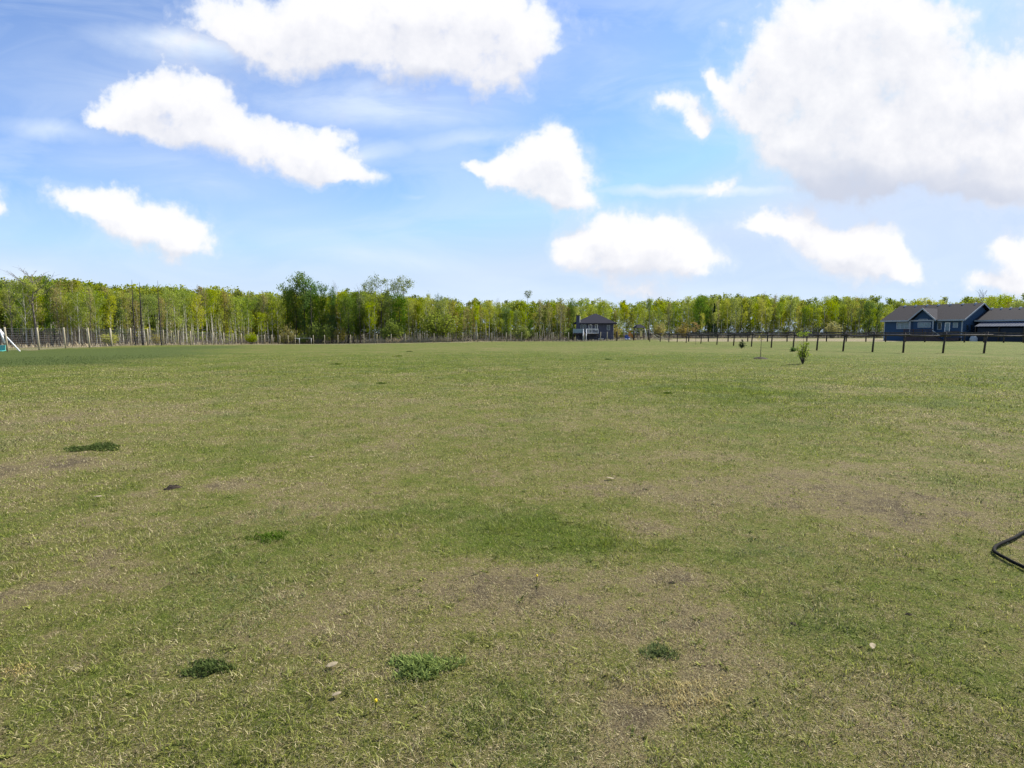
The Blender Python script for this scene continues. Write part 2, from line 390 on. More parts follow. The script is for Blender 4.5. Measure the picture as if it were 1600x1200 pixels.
def ground_mat():
    m = bpy.data.materials.new('meadow_turf'); m.use_nodes = True; nt = m.node_tree; L = nt.links; b = nt.nodes['Principled BSDF']
    b.inputs['Roughness'].default_value = .95; b.inputs['Specular IOR Level'].default_value = .1
    geo = nt.nodes.new('ShaderNodeNewGeometry'); pos = geo.outputs['Position']
    g = nd(nt, 'ShaderNodeAttribute', attribute_name='green').outputs['Fac']
    lush = nd(nt, 'ShaderNodeAttribute', attribute_name='lush').outputs['Fac']
    litter = nd(nt, 'ShaderNodeAttribute', attribute_name='litter').outputs['Fac']
    tan = nd(nt, 'ShaderNodeAttribute', attribute_name='tan').outputs['Fac']
    t = ground_colour(nt, g, lush, pos)
    fine = noise(nt, pos, 38.0, 6, .75).outputs[0]
    t = math_(nt, 'MULTIPLY_ADD', math_(nt, 'SUBTRACT', fine, .5), .9, t)
    r = nt.nodes.new('ShaderNodeValToRGB'); L.new(t, r.inputs[0]); cr = r.color_ramp
    cr.elements[0].position = .05; cr.elements[0].color = (.105, .082, .050, 1)
    cr.elements[1].position = 1.0; cr.elements[1].color = (.068, .105, .010, 1)
    e = cr.elements.new(.32); e.color = (.195, .158, .078, 1)
    e = cr.elements.new(.52); e.color = (.152, .147, .042, 1)
    e = cr.elements.new(.72); e.color = (.108, .130, .024, 1)
    c = r.outputs[0]
    lushc = mixc(nt, fine, (.034, .055, .012), (.100, .130, .030))
    c = mixc(nt, math_(nt, 'MULTIPLY', lush, .9), c, lushc)
    lf = smooth(nt, math_(nt, 'ADD', litter, math_(nt, 'MULTIPLY_ADD', noise(nt, pos, .6, 5).outputs[0], .8, -.4)), .35, .7)
    c = mixc(nt, lf, c, mixc(nt, fine, (.06, .045, .03), (.17, .135, .09)))
    tf = smooth(nt, math_(nt, 'ADD', tan, math_(nt, 'MULTIPLY_ADD', noise(nt, pos, .5, 5).outputs[0], .7, -.35)), .35, .65)
    c = mixc(nt, tf, c, mixc(nt, noise(nt, pos, 3, 6).outputs[0], (.17, .15, .080), (.29, .24, .15)))
    hv = nd(nt, 'ShaderNodeHueSaturation'); L.new(c, hv.inputs['Color'])
    L.new(math_(nt, 'MULTIPLY_ADD', noise(nt, pos, 75.0, 4, .8).outputs[0], 1.25, .42), hv.inputs['Value'])
    sp_ = smooth(nt, noise(nt, pos, 210.0, 3, .7).outputs[0], .36, .60, .35, 1.28)
    hv2 = nd(nt, 'ShaderNodeHueSaturation'); L.new(hv.outputs[0], hv2.inputs['Color']); L.new(sp_, hv2.inputs['Value'])
    L.new(hv2.outputs[0], b.inputs['Base Color'])
    bp = nt.nodes.new('ShaderNodeBump'); bp.inputs['Strength'].default_value = .9; bp.inputs['Distance'].default_value = .03
    L.new(noise(nt, pos, 26.0, 8, .75).outputs[0], bp.inputs['Height']); L.new(bp.outputs[0], b.inputs['Normal'])
    return m

# ------------------------------------------------------------------ ground sheet
EDGE_PX = [-400, 0, 150, 250, 350, 450, 570, 760, 890, 930, 1000, 1200, 1400, 1600, 2000]
EDGE_Y  = [ 56, 60,  64,  78, 105, 138, 138, 136, 140, 168,  160,  165,  170,  176,  176]
def edge_y(px): return float(np.interp(px, EDGE_PX, EDGE_Y))
def build_ground():
    rad = np.concatenate([[.0], np.geomspace(.35, 20, 74), np.arange(21.2, 190, 1.2), np.geomspace(195, 5000, 22)])
    th = np.radians(np.concatenate([np.arange(-58, 58.01, .5), np.arange(61, 302, 3)]))
    R, T = np.meshgrid(rad[1:], th, indexing='ij')
    X = R*np.sin(T); Y = R*np.cos(T); n = len(th)
    x = np.concatenate([[0], X.ravel()]); y = np.concatenate([[0], Y.ravel()])
    v = np.stack([x, y, height(x, y)], 1)
    k = len(rad)-1; i, j = np.meshgrid(np.arange(k-1), np.arange(n), indexing='ij')
    a = 1+i*n+j; b = 1+i*n+(j+1) % n
    q = np.stack([a, b, b+n, a+n], -1).reshape(-1, 4)[:, ::-1]
    me = bpy.data.meshes.new('ground')
    tri = [(0, 1+(t+1) % n, 1+t) for t in range(n)]
    me.from_pydata(v.tolist(), [], q.tolist()+tri)
    px = 800+900*np.clip(x/np.maximum(y, .5), -5, 5)
    ey = np.interp(px, EDGE_PX, EDGE_Y)
    litter = np.where(y > 0, 1/(1+np.exp(-(y-ey+2)*.6)), 0)
    tan = (1/(1+np.exp(-(px-1035)*.03)))*(1/(1+np.exp(-(y-101)*1.1)))*(1/(1+np.exp((y-152)*.15)))
    tan = np.where(y > 0, tan, 0)
    # dry strip beyond the wire fence on the left, worn ground round the grey house
    tan = np.maximum(tan, .5*np.where((y > 50) & (y < ey) & (px < 60+(y-50)*10), 1, 0))
    tan = np.maximum(tan, .85*np.exp(-((px-985)/75)**2-((y-140)/14)**2))
    for nm, val in (('green', greenness(x, y)), ('lush', lushness(x, y)), ('litter', litter), ('tan', tan)):
        at_ = me.attributes.new(nm, 'FLOAT', 'POINT'); at_.data.foreach_set('value', np.asarray(val, np.float32))
    me.update()
    o = obj('ground', me, ground_mat(), smooth_=True); kind(o, 'structure')
build_ground()

# ------------------------------------------------------------------ grass blades near the camera
def blade_mat():
    m = bpy.data.materials.new('grass_blades'); m.use_nodes = True; nt = m.node_tree; nt.nodes.clear(); L = nt.links
    pos = nt.nodes.new('ShaderNodeNewGeometry').outputs['Position']
    g = nd(nt, 'ShaderNodeAttribute', attribute_name='green').outputs['Fac']
    rnd = nd(nt, 'ShaderNodeAttribute', attribute_name='rnd').outputs['Fac']
    r2 = nd(nt, 'ShaderNodeAttribute', attribute_name='tint').outputs['Fac']
    lush = nd(nt, 'ShaderNodeAttribute', attribute_name='lush').outputs['Fac']
    t = ground_colour(nt, g, lush, pos)
    f = smooth(nt, math_(nt, 'SUBTRACT', math_(nt, 'MULTIPLY_ADD', t, 1.35, -.12), rnd), -.06, .06)
    r2 = math_(nt, 'POWER', r2, 1.5)
    straw = mixc(nt, r2, (.12, .095, .050), (.86, .75, .43))
    green = mixc(nt, r2, (.066, .084, .014), (.47, .49, .105))
    green = mixc(nt, smooth(nt, t, .5, .95), green, mixc(nt, r2, (.058, .088, .009), (.36, .41, .055)))
    green = mixc(nt, smooth(nt, noise(nt, pos, .8, 3).outputs[0], .45, .75), green, mixc(nt, r2, (.050, .075, .024), (.34, .40, .16)))
    c = mixc(nt, f, straw, green)
    c = mixc(nt, lush, c, mixc(nt, r2, (.026, .052, .011), (.115, .165, .040)))
    d = nd(nt, 'ShaderNodeBsdfDiffuse'); tr = nd(nt, 'ShaderNodeBsdfTranslucent'); mx = nd(nt, 'ShaderNodeMixShader', inp={0: .45})
    gl = nd(nt, 'ShaderNodeBsdfGlossy', inp={'Roughness': .6, 'Color': (1, 1, .9, 1)}); mg = nd(nt, 'ShaderNodeMixShader', inp={0: .015})
    L.new(c, d.inputs[0]); L.new(c, tr.inputs[0]); L.new(d.outputs[0], mx.inputs[1]); L.new(tr.outputs[0], mx.inputs[2])
    L.new(mx.outputs[0], mg.inputs[1]); L.new(gl.outputs[0], mg.inputs[2])
    o = nd(nt, 'ShaderNodeOutputMaterial'); L.new(mg.outputs[0], o.inputs[0])
    return m
def blades(rng, x, y, hgt, wid, lean, extra=0.0):
    n = len(x); z = height(x, y)
    az = rng.uniform(0, 2*np.pi, n); wa = az+np.pi/2+rng.normal(0, .3, n)
    base = np.stack([x, y, z-.003], 1)
    wv = np.stack([np.cos(wa), np.sin(wa), np.zeros(n)], 1)*(wid/2)[:, None]
    ln = hgt*lean
    mid = base+np.stack([np.cos(az)*ln*.35, np.sin(az)*ln*.35, hgt*.62], 1)
    tip = base+np.stack([np.cos(az)*ln, np.sin(az)*ln, hgt], 1)
    v = np.stack([base-wv, base+wv, mid+wv*.8, tip, mid-wv*.8], 1).reshape(-1, 3)
    return v
def build_grass():
    rng = np.random.default_rng(7)
    N = 1500000
    # density falls with distance: pdf of r ~ r^-0.55
    p = .62; r0, r1 = 1.25, 46.0
    u = rng.random(N); r = (r0**p+u*(r1**p-r0**p))**(1/p)
    th = np.radians(rng.uniform(-50, 50, N)); x = r*np.sin(th); y = r*np.cos(th)
    keep = (y > 1.15) & (rng.random(N) < np.clip(1.35-r/40, 0, 1)**1.3); x, y, r = x[keep], y[keep], r[keep]
    g = greenness(x, y); lush = lushness(x, y)
    n = len(x); rn = rng.random(n)
    clump = vnoise(x, y, .16, 1)*.5+vnoise(x, y, .055, 2)*.5; wide_ = vnoise(x, y, .8, 3)
    bare = vnoise(x, y, .11, 4)*.6+vnoise(x, y, .4, 5)*.4
    keep = rng.random(n) < np.clip(.62+1.8*(bare-.36)+.8*(g-.4), .5, 1)
    x, y, r, g, lush, rn, clump, wide_ = [q[keep] for q in (x, y, r, g, lush, rn, clump, wide_)]; n = len(x)
    big = np.clip(r/4.5, 1, 5.0)
    hgt = (.006+.030*rng.random(n)**1.6+.010*wide_)*(.25+1.7*clump**1.4)*np.clip(.72+.6*(g-.4)-.34*(rn > g), .32, 1.25)*(1+.12*(big-1))*(1+.5*lush)
    wid = (.0016+.0022*rng.random(n))*big
    lean = rng.uniform(.3, 1.9, n)+(rn > g)*rng.uniform(0, 1.3, n)
    # thatch: short dead straw lying flat on the soil
    m = 420000; rr = (r0**.75+rng.random(m)*(15**.75-r0**.75))**(1/.75); tt = np.radians(rng.uniform(-50, 50, m)); hx, hy = rr*np.sin(tt), rr*np.cos(tt); bt = np.clip(rr/4.5, 1, 4)
    x = np.concatenate([x, hx]); y = np.concatenate([y, hy]); g = np.concatenate([g, greenness(hx, hy)]); lush = np.concatenate([lush, np.zeros(m)])
    rn = np.concatenate([rn, rng.uniform(.6, 1.6, m)]); hh = rng.uniform(.003, .010, m); hgt = np.concatenate([hgt, hh]); wid = np.concatenate([wid, rng.uniform(.0012, .0030, m)*bt])
    lean = np.concatenate([lean, rng.uniform(.010, .030, m)/hh])
    # broad-leaved rosettes (plantain, dandelion leaves) lost among the blades
    m = 2600; k = 9; rr = (r0**.9+rng.random(m)*(16**.9-r0**.9))**(1/.9); tt = np.radians(rng.uniform(-50, 50, m)); sz = rng.uniform(.4, 1.05, m)
    rx = np.repeat(rr*np.sin(tt), k)+rng.normal(0, .012, m*k)*np.repeat(sz, k); ry = np.repeat(rr*np.cos(tt), k)+rng.normal(0, .012, m*k)*np.repeat(sz, k)
    x = np.concatenate([x, rx]); y = np.concatenate([y, ry]); n2 = m*k; g = np.concatenate([g, greenness(rx, ry)]); lush = np.concatenate([lush, np.zeros(n2)])
    rn = np.concatenate([rn, np.full(n2, -.3)]); hgt = np.concatenate([hgt, np.repeat(sz, k)*rng.uniform(.010, .022, n2)]); wid = np.concatenate([wid, np.repeat(sz, k)*rng.uniform(.006, .011, n2)])
    lean = np.concatenate([lean, rng.uniform(1, 2.6, n2)]); n = len(x)
    v = blades(rng, x, y, hgt, wid, lean)
    b = np.arange(n)[:, None]*5
    quad = b+np.array([0, 1, 2, 4]); tri = b+np.array([4, 2, 3])
    me = bpy.data.meshes.new('grass'); me.vertices.add(n*5); me.vertices.foreach_set('co', v.astype(np.float32).ravel())
    li = np.concatenate([quad, tri], 1).astype(np.int32)
    me.loops.add(n*7); me.loops.foreach_set('vertex_index', li.ravel())
    ls = (np.arange(n)[:, None]*7+np.array([0, 4])).astype(np.int32).ravel()
    me.polygons.add(n*2); me.polygons.foreach_set('loop_start', ls)
    for nm, val in (('green', g), ('rnd', rn), ('tint', rng.random(n)), ('lush', lush)):
        a = me.attributes.new(nm, 'FLOAT', 'POINT'); a.data.foreach_set('value', np.repeat(val, 5).astype(np.float32))
    me.update(); me.validate()
    o = obj('grass', me, blade_mat()); kind(o, 'stuff')
    tag(o, 'short matted grass and straw covering the open field', 'grass')
build_grass()

# ------------------------------------------------------------------ tree prototypes (10 m tall unless said)
def leaves(rng, cen, spread, n_each, size, zs=.8):
    """leaf-sized quads in clumps round centres; returns verts, faces, tint"""
    cen = np.asarray(cen, float); k = len(cen)
    spread = np.broadcast_to(spread, (k,))
    c = np.repeat(cen, n_each, 0)+rng.normal(0, 1, (k*n_each, 3))*np.repeat(spread, n_each)[:, None]*np.array([1, 1, zs])
    n = len(c); s = size*rng.uniform(.55, 1.35, n)
    a = rng.normal(0, 1, (n, 3)); a /= np.linalg.norm(a, axis=1)[:, None]
    b = rng.normal(0, 1, (n, 3)); b -= (b*a).sum(1)[:, None]*a; b /= np.linalg.norm(b, axis=1)[:, None]
    a *= s[:, None]*.5; b *= s[:, None]*.36
    v = np.stack([c-a, c-b*1.0, c+a, c+b*1.0], 1).reshape(-1, 3)
    f = np.arange(n*4).reshape(n, 4)
    tint = np.clip(np.repeat(np.repeat(rng.random(k), n_each)*.6+rng.random(n)*.4, 4), 0, 1)
    return v, f, tint
def skeleton(rnd, Hh, r0, nb, z0, spreadf, up, sub=3, wob=.25, top=1.0, rmin=.012):
    mb = MB(); pts = []; x = y = 0
    k = 9
    for i in range(k):
        t = i/(k-1); pts.append(Vector((x, y, t*Hh*top)))
        x += rnd.uniform(-wob, wob)*.35; y += rnd.uniform(-wob, wob)*.35
    mb.tube(pts, [r0*(1-.88*i/(k-1)) for i in range(k)], 7)
    def on(t):
        f = t*(k-1); i = min(int(f), k-2); return pts[i].lerp(pts[i+1], f-i)
    tips = []
    for i in range(nb):
        t = z0+(1-z0)*((i+rnd.random())/nb)*.97; a = rnd.uniform(0, 6.283)
        ln = spreadf(t)*rnd.uniform(.6, 1.15); p = on(t)
        d = Vector((math.cos(a), math.sin(a), up*rnd.uniform(.6, 1.4)))
        d.normalize(); q = p+d*ln*.55+Vector((0, 0, .05*ln)); e = p+d*ln+Vector((0, 0, .28*ln))
        rr = max(rmin, r0*(1-.85*t)*.38)
        mb.tube([p, q, e], [rr, rr*.65, rr*.2], 4, False)
        tips += [(q, t, ln), (e, t, ln)]
        for s in range(sub):
            w = rnd.uniform(.35, .95); st = p.lerp(e, w)
            a2 = a+rnd.uniform(-1.1, 1.1); l2 = ln*rnd.uniform(.25, .5)
            d2 = Vector((math.cos(a2), math.sin(a2), up*rnd.uniform(.3, 1.6))).normalized()
            mb.tube([st, st+d2*l2], [rr*.4, rr*.12], 3, False); tips.append((st+d2*l2, t, ln))
    return mb, tips, pts
PROTO = {}
def add_proto(kind_, trunk_mb, crown, bark, leafm):
    tm = trunk_mb.mesh('trunk'); tm.materials.append(bark)
    tm.polygons.foreach_set('use_smooth', [True]*len(tm.polygons))
    cm = None
    if crown is not None:
        v, f, t = crown; cm = mesh_np('crown', v, f, {'tint': t}); cm.materials.append(leafm)
    PROTO.setdefault(kind_, []).append((tm, cm, trunk_mb, crown))
M['leaf_fresh'] = leaf_mat('fresh_spring_leaves', (.135, .205, .022), (.390, .415, .045), .5)
M['leaf_bud'] = leaf_mat('budding_leaves', (.190, .170, .055), (.360, .310, .085), .5)
M['leaf_deep'] = leaf_mat('deep_green_leaves', (.070, .130, .024), (.140, .215, .035), .45)
M['leaf_blue'] = leaf_mat('grey_green_leaves', (.120, .160, .055), (.200, .240, .080), .45)
M['needle'] = leaf_mat('dark_needles', (.012, .030, .012), (.030, .055, .022), .1)
M['leaf_red'] = leaf_mat('bronze_young_leaves', (.24, .15, .06), (.34, .27, .10), .5)

for s in range(6):   # slender aspens in fresh leaf
    rnd = random.Random(100+s); rng = np.random.default_rng(100+s)
    w = [1.5, 1.25, 1.7, 1.35, 1.9, 1.1][s]; z0 = [.30, .42, .25, .36, .22, .5][s]
    mb, tips, pts = skeleton(rnd, 10, .11, 26, z0, lambda t: w*(.12+1.2*math.sin(math.pi*min(1, (t-z0)/(1-z0)*.88+.12))), 1.1)
    keep = [p for p, t, l in tips if rnd.random() < .86 and t < .9]+[pts[-1].lerp(pts[-3], q) for q in (0, .12, .3, .45, .6, .8)]; sp_ = [.30]*(len(keep)-6)+[.09, .14, .18, .22, .26, .3]
    add_proto('aspen', mb, leaves(rng, keep, np.array(sp_), 19, .19), M['bark_pale'], M['leaf_fresh'])
for s in range(5):   # aspens still budding: twiggy, thin
    rnd = random.Random(200+s); rng = np.random.default_rng(200+s)
    w = [1.2, 1.4, 1.0, 1.5, 1.2][s]; z0 = [.25, .3, .35, .2, .45][s]
    mb, tips, pts = skeleton(rnd, 10, .10, 30, z0, lambda t: w*(.15+1.1*math.sin(math.pi*min(1, (t-z0)/(1-z0)*.9+.1))), 1.5, sub=4)
    keep = [p for p, t, l in tips if rnd.random() < .75]
    add_proto('budding', mb, leaves(rng, keep, .26, 8, .17), M['bark_pale'] if s % 2 else M['bark_grey'], M['leaf_bud'])
for s in range(3):   # dense dark poplar
    rnd = random.Random(300+s); rng = np.random.default_rng(300+s)
    mb, tips, pts = skeleton(rnd, 10, .17, 34, .12, lambda t: 2.0*(.5+.8*math.sin(math.pi*min(1, t*.8+.12))), 1.0, sub=4)
    keep = [p for p, t, l in tips if rnd.random() < .85]+[pts[-1], pts[-2]]
    add_proto('poplar', mb, leaves(rng, keep, .36, 20, .24), M['bark_dark'], M['leaf_deep'])
for s in range(2):   # tall open-crowned poplar, leaves bunched at the top
    rnd = random.Random(410+s); rng = np.random.default_rng(410+s)
    mb, tips, pts = skeleton(rnd, 10, .16, 17, .5, lambda t: 2.3*(.45+.7*math.sin(math.pi*min(1, (t-.45)/.55))), .8, sub=6)
    keep = [p for p, t, l in tips if rnd.random() < .6]
    add_proto('open', mb, leaves(rng, keep, .30, 20, .2), M['bark_grey'], M['leaf_blue'])
for s in range(3):   # bare, leafless crown
    rnd = random.Random(500+s)
    mb, tips, pts = skeleton(rnd, 10, .12, 24, .4, lambda t: 2.2*(.5+.6*math.sin(math.pi*min(1, (t-.35)/.65))), .9, sub=7, rmin=.034)
    add_proto('bare', mb, None, M['bark_grey'], None)
for s in range(2):   # black snag: a dead conifer with short stubs
    rnd = random.Random(600+s)
    mb, tips, pts = skeleton(rnd, 10, .13, 34, .3, lambda t: .75*(1.15-t), .1, sub=1, wob=.12)
    add_proto('snag', mb, None, M['bark_dark'], None)
rnd = random.Random(450); rng = np.random.default_rng(450)   # bare stalk with a small round head
mb, tips, pts = skeleton(rnd, 10, .12, 14, .86, lambda t: .62, .6, sub=4)
add_proto('stalk', mb, leaves(rng, [p for p, t, l in tips if rnd.random() < .7], .17, 9, .15), M['bark_grey'], M['leaf_blue'])
def spruce_proto():
    rnd = random.Random(700); rng = np.random.default_rng(700); mb = MB(); mb.tube([(0, 0, 0), (0, 0, 5), (0, 0, 10)], [.16, .09, .02], 7)
    cen = []; spr = []
    for i in range(46):
        t = .08+.92*i/45; L_ = 1.75*(1-t)+.08
        for k in range(9):
            a = rnd.uniform(0, 6.283); d = Vector((math.cos(a), math.sin(a), -.18)); p = Vector((0, 0, t*10)); e = p+d*L_*rnd.uniform(.75, 1.1)
            if k < 4: mb.tube([p, e], [.03, .008], 3, False)
            for w in (.45, .75, 1): cen.append(p.lerp(e, w)); spr.append(.07+.07*(1-t))
    add_proto('spruce', mb, leaves(rng, cen, np.array(spr), 6, .2, .5), M['bark_dark'], M['needle'])
spruce_proto()
def shrub_proto(kind_, seed, leafm, dens):   # multi-stemmed shrub 3 m tall
    rnd = random.Random(seed); rng = np.random.default_rng(seed); mb = MB(); cen = []
    for i in range(16):
        a = rnd.uniform(0, 6.283); r = rnd.uniform(.1, 1.0); h = rnd.uniform(1.6, 3.0)*(1-.25*r)
        p0 = Vector((math.cos(a)*.18, math.sin(a)*.18, 0)); p2 = Vector((math.cos(a)*r*1.2, math.sin(a)*r*1.2, h)); p1 = p0.lerp(p2, .5)+Vector((0, 0, .25))
        mb.tube([p0, p1, p2], [.03, .02, .006], 4, False)
        for w in range(5):
            f = rnd.uniform(.3, 1); st = p0.lerp(p2, f); e = st+Vector((rnd.uniform(-.4, .4), rnd.uniform(-.4, .4), rnd.uniform(.1, .5)))
            mb.tube([st, e], [.01, .004], 3, False); cen.append(e); cen.append(st)
    add_proto(kind_, mb, leaves(rng, cen, .2, dens, .14), M['bark_grey'], leafm)
for s in range(3): shrub_proto('shrub', 800+s, M['leaf_bud'], 9)
for s in range(2): shrub_proto('greenshrub', 820+s, M['leaf_fresh'], 14)

PTOP = {}
for k_, ls_ in PROTO.items():      # how far leaf tips reach above the nominal height
    for i_, e_ in enumerate(ls_):
        zmax = max(p[2] for p in e_[2].v)
        if e_[3] is not None: zmax = max(zmax, float(np.quantile(e_[3][0][:, 2], .997)))
        PTOP[(k_, i_)] = zmax/(3.0 if 'shrub' in k_ else 10.0)
def place(kind_, var, px, Y, top_py, label, group=None, name='aspen_tree', cat='tree', wide=1.0, rz=None, rnd=random, base_h=10.0):
    p = at(px, Y); hgt = max(.8, zat(top_py, Y)-p.z)/PTOP.get((kind_, var % len(PROTO[kind_])), 1.0)
    tm, cm = PROTO[kind_][var % len(PROTO[kind_])][:2]
    r = thing(name, label, cat, p, rnd.uniform(0, 6.283) if rz is None else rz, group)
    s = hgt/base_h; sx = s*wide
    r.scale = (sx, sx, s)
    o = bpy.data.objects.new('trunk', tm); C.objects.link(o); o.parent = r
    if cm: o = bpy.data.objects.new('crown', cm); C.objects.link(o); o.parent = r
    return r

SKY_PX = [-400,-100,  0, 40, 80,110,150,200,250,300,350,400,430,450,520,545,570,600,650,690,720,760,850,890,950,1000,1040,1100,1150,1200,1250,1300,1350,1400,1450,1500,1600,2000]
SKY_PY = [ 430, 438,442,440,438,440,448,450,452,455,453,462,464,458,468,458,458,462,468,474,472,474,475,472,475, 474, 473, 467, 465, 467, 468, 467, 470, 474, 474, 471, 464, 462]
def sky_py(px): return float(np.interp(px, SKY_PX, SKY_PY))
ZONES = [(-999, 45, 'left of the large leafless tree'), (45, 125, 'round the large leafless tree'), (125, 205, 'between the large leafless tree and the black snags'),
         (205, 262, 'among the three black snags'), (262, 345, 'just right of the three black snags'), (345, 432, 'left of the dark poplar clump'),
         (432, 505, 'at the foot of the dark poplar clump'), (505, 572, 'between the dark clump and the open-crowned pair'), (572, 650, 'below the open-crowned pair'),
         (650, 712, 'above the right end of the dry grass'), (712, 800, 'left of the lone stalk tree'), (800, 895, 'between the lone stalk tree and the grey house'),
         (895, 965, 'behind the grey house'), (965, 1060, 'behind the play yard'), (1060, 1130, 'round the dark pointed spruce'), (1130, 1220, 'right of the dark pointed spruce'),
         (1220, 1300, 'behind the bushy young tree'), (1300, 1378, 'at the left end of the blue house'), (1378, 1520, 'rising behind the blue house'), (1520, 9999, 'rising behind the garage')]
def zone(px):
    for a, b, s in ZONES:
        if a <= px < b: return s
KIND_LABEL = {'aspen': 'yellow-green aspen', 'budding': 'twiggy olive aspen', 'poplar': 'bushy deep green poplar'}
def build_wood():
    rnd = random.Random(42); n = 0
    px = -150.0
    while px < 1760 and n < 275:
        z = zone(px)
        step = 6.6 if px < 1380 else 9.5
        if px < 0 or px > 1610: step = 22
        pb = .28 if px < 205 else .30 if px < 430 else .12 if px < 705 else .5 if px < 895 else .18
        pp = .12 if px < 560 else .05
        q = rnd.random(); kd = 'budding' if q < pb else 'poplar' if q < pb+pp else 'aspen'
        depth = rnd.choice([0, 2, 5, 9]) + rnd.uniform(0, 3)
        if px < 330: depth *= .7
        top = sky_py(px)+rnd.uniform(-8, 12)+(14 if depth < 4 and rnd.random() < .35 else 0)
        dl = 'standing forward ' if depth < 3.2 else 'set back '
        place(kd, rnd.randrange(6), px, edge_y(px)+1+depth, top, KIND_LABEL[kd]+', '+dl+z, KIND_LABEL[kd].replace('aspen', 'aspens').replace(' poplar', ' poplars')+' '+dl+z, rnd=rnd,
              name='poplar_tree' if kd == 'poplar' else 'aspen_tree', wide=rnd.uniform(.8, 1.15)*(1.0 if px < 705 else .85))
        px += step*rnd.uniform(.6, 1.4); n += 1
build_wood()
# trees one can point at
def tall(kd, var, px, Y, py, lab, name, **k): return place(kd, var, px, Y, py, lab, name=name, rnd=random.Random(int(px)), **k)
tall('bare', 0, 58, 63, 413, 'large leafless tree with a spreading grey crown above the left end of the wood', 'bare_tree', wide=1.5)
tall('poplar', 1, 84, 68, 431, 'bushy green poplar just right of the large leafless tree', 'poplar_tree', wide=.8)
tall('bare', 1, 19, 64, 430, 'thin leafless treetop near the left edge of the photo', 'bare_tree', wide=.7)
tall('snag', 0, 211, 69, 437, 'black dead snag, leftmost of the three in front of the left wood', 'dead_tree')
tall('snag', 1, 222, 70, 441, 'black dead snag with side stubs, middle one of the three', 'dead_tree', wide=1.5)
tall('snag', 0, 251, 73, 438, 'straight black dead snag, rightmost of the three', 'dead_tree', rz=2)
tall('poplar', 0, 450, 140, 444, 'dark green poplar forming the left shoulder of the tall clump', 'poplar_tree', wide=.75)
tall('poplar', 2, 463, 139, 425, 'dark green poplar with a pointed top left in the tall clump', 'poplar_tree', wide=.6)
tall('poplar', 1, 476, 140, 426, 'tallest dark green poplar in the middle of the tall clump', 'poplar_tree', wide=.75)
tall('poplar', 0, 489, 141, 438, 'dark green poplar right of the tallest in the clump', 'poplar_tree', wide=.6, rz=1)
tall('poplar', 2, 503, 142, 440, 'dark green poplar at the right end of the tall clump', 'poplar_tree', wide=.55, rz=3)
tall('poplar', 1, 520, 142, 448, 'narrow dark green treetop just right of the tall clump', 'poplar_tree', wide=.45, rz=2)
tall('snag', 1, 487, 136, 445, 'straight dark trunk standing in front of the dark poplar clump', 'dead_tree')
tall('bare', 2, 526, 143, 437, 'bare thin stem rising right of the dark poplar clump', 'bare_tree', wide=.35)
tall('bare', 1, 476, 143, 421, 'bare twigs topping the tallest dark poplar', 'bare_tree', wide=.4)
tall('aspen', 1, 540, 142, 453, 'rounded green treetop between the dark clump and the two open-crowned trees', 'aspen_tree', wide=.6)
tall('bare', 0, 563, 143, 442, 'bare forked treetop left of the two open-crowned trees', 'bare_tree', wide=.4)
tall('open', 0, 597, 148, 429, 'tall open-crowned poplar with sky showing through, left one of the pair', 'poplar_tree', wide=.9)
tall('open', 1, 578, 150, 437, 'leaning open-crowned tree close behind the left of the pair', 'poplar_tree', wide=.6)
tall('open', 1, 630, 148, 431, 'tall open-crowned poplar, right one of the pair', 'poplar_tree', wide=.85, rz=1.3)
tall('open', 0, 621, 150, 433, 'slim tree close beside the right open-crowned poplar', 'poplar_tree', wide=.42, rz=2.3)
tall('aspen', 0, 668, 146, 459, 'small grey-green treetop right of the open-crowned pair', 'aspen_tree', wide=.6)
tall('open', 0, 688, 146, 458, 'rounded loose treetop above the bright green bushes', 'poplar_tree', wide=.55, rz=.6)
tall('bare', 2, 703, 146, 460, 'thin sparse treetop above the wood, left of the dry olive stand', 'bare_tree', wide=.5)
tall('bare', 2, 776, 142, 464, 'thin bare treetop poking out above the olive stand', 'bare_tree', wide=.5)
tall('stalk', 0, 824, 150, 453, 'lone stalk with a small round crown sticking out above the wood', 'poplar_tree', wide=1.1, rz=.4)
tall('aspen', 3, 918, 175, 465, 'grey-green treetop rising behind the chimney of the grey house', 'aspen_tree', wide=.6)
tall('bare', 0, 1014, 168, 458, 'bare forked treetop right of the grey house', 'bare_tree', wide=.35)
tall('spruce', 0, 1115, 164, 474, 'dark pointed spruce alone among the yellow-green trees', 'spruce_tree', wide=.7)
tall('aspen', 5, 1115, 161, 488, 'bright yellow-green young aspen in front of the dark spruce', 'aspen_tree', wide=.8)
tall('bare', 1, 1158, 172, 456, 'grey twiggy treetop right of the dark spruce', 'bare_tree', wide=.6)
tall('bare', 2, 1191, 172, 454, 'bare ragged treetop above the middle of the right wood', 'bare_tree', wide=.4)
tall('bare', 0, 1342, 176, 457, 'round leafless treetop left of the blue house', 'bare_tree', wide=.5)
tall('bare', 1, 1532, 165, 449, 'spreading leafless tree above the roof end of the blue house', 'bare_tree', wide=.8)
tall('bare', 1, 1310, 168, 482, 'straight dark pole-like trunk in the wood left of the blue house', 'dead_tree', wide=.15)

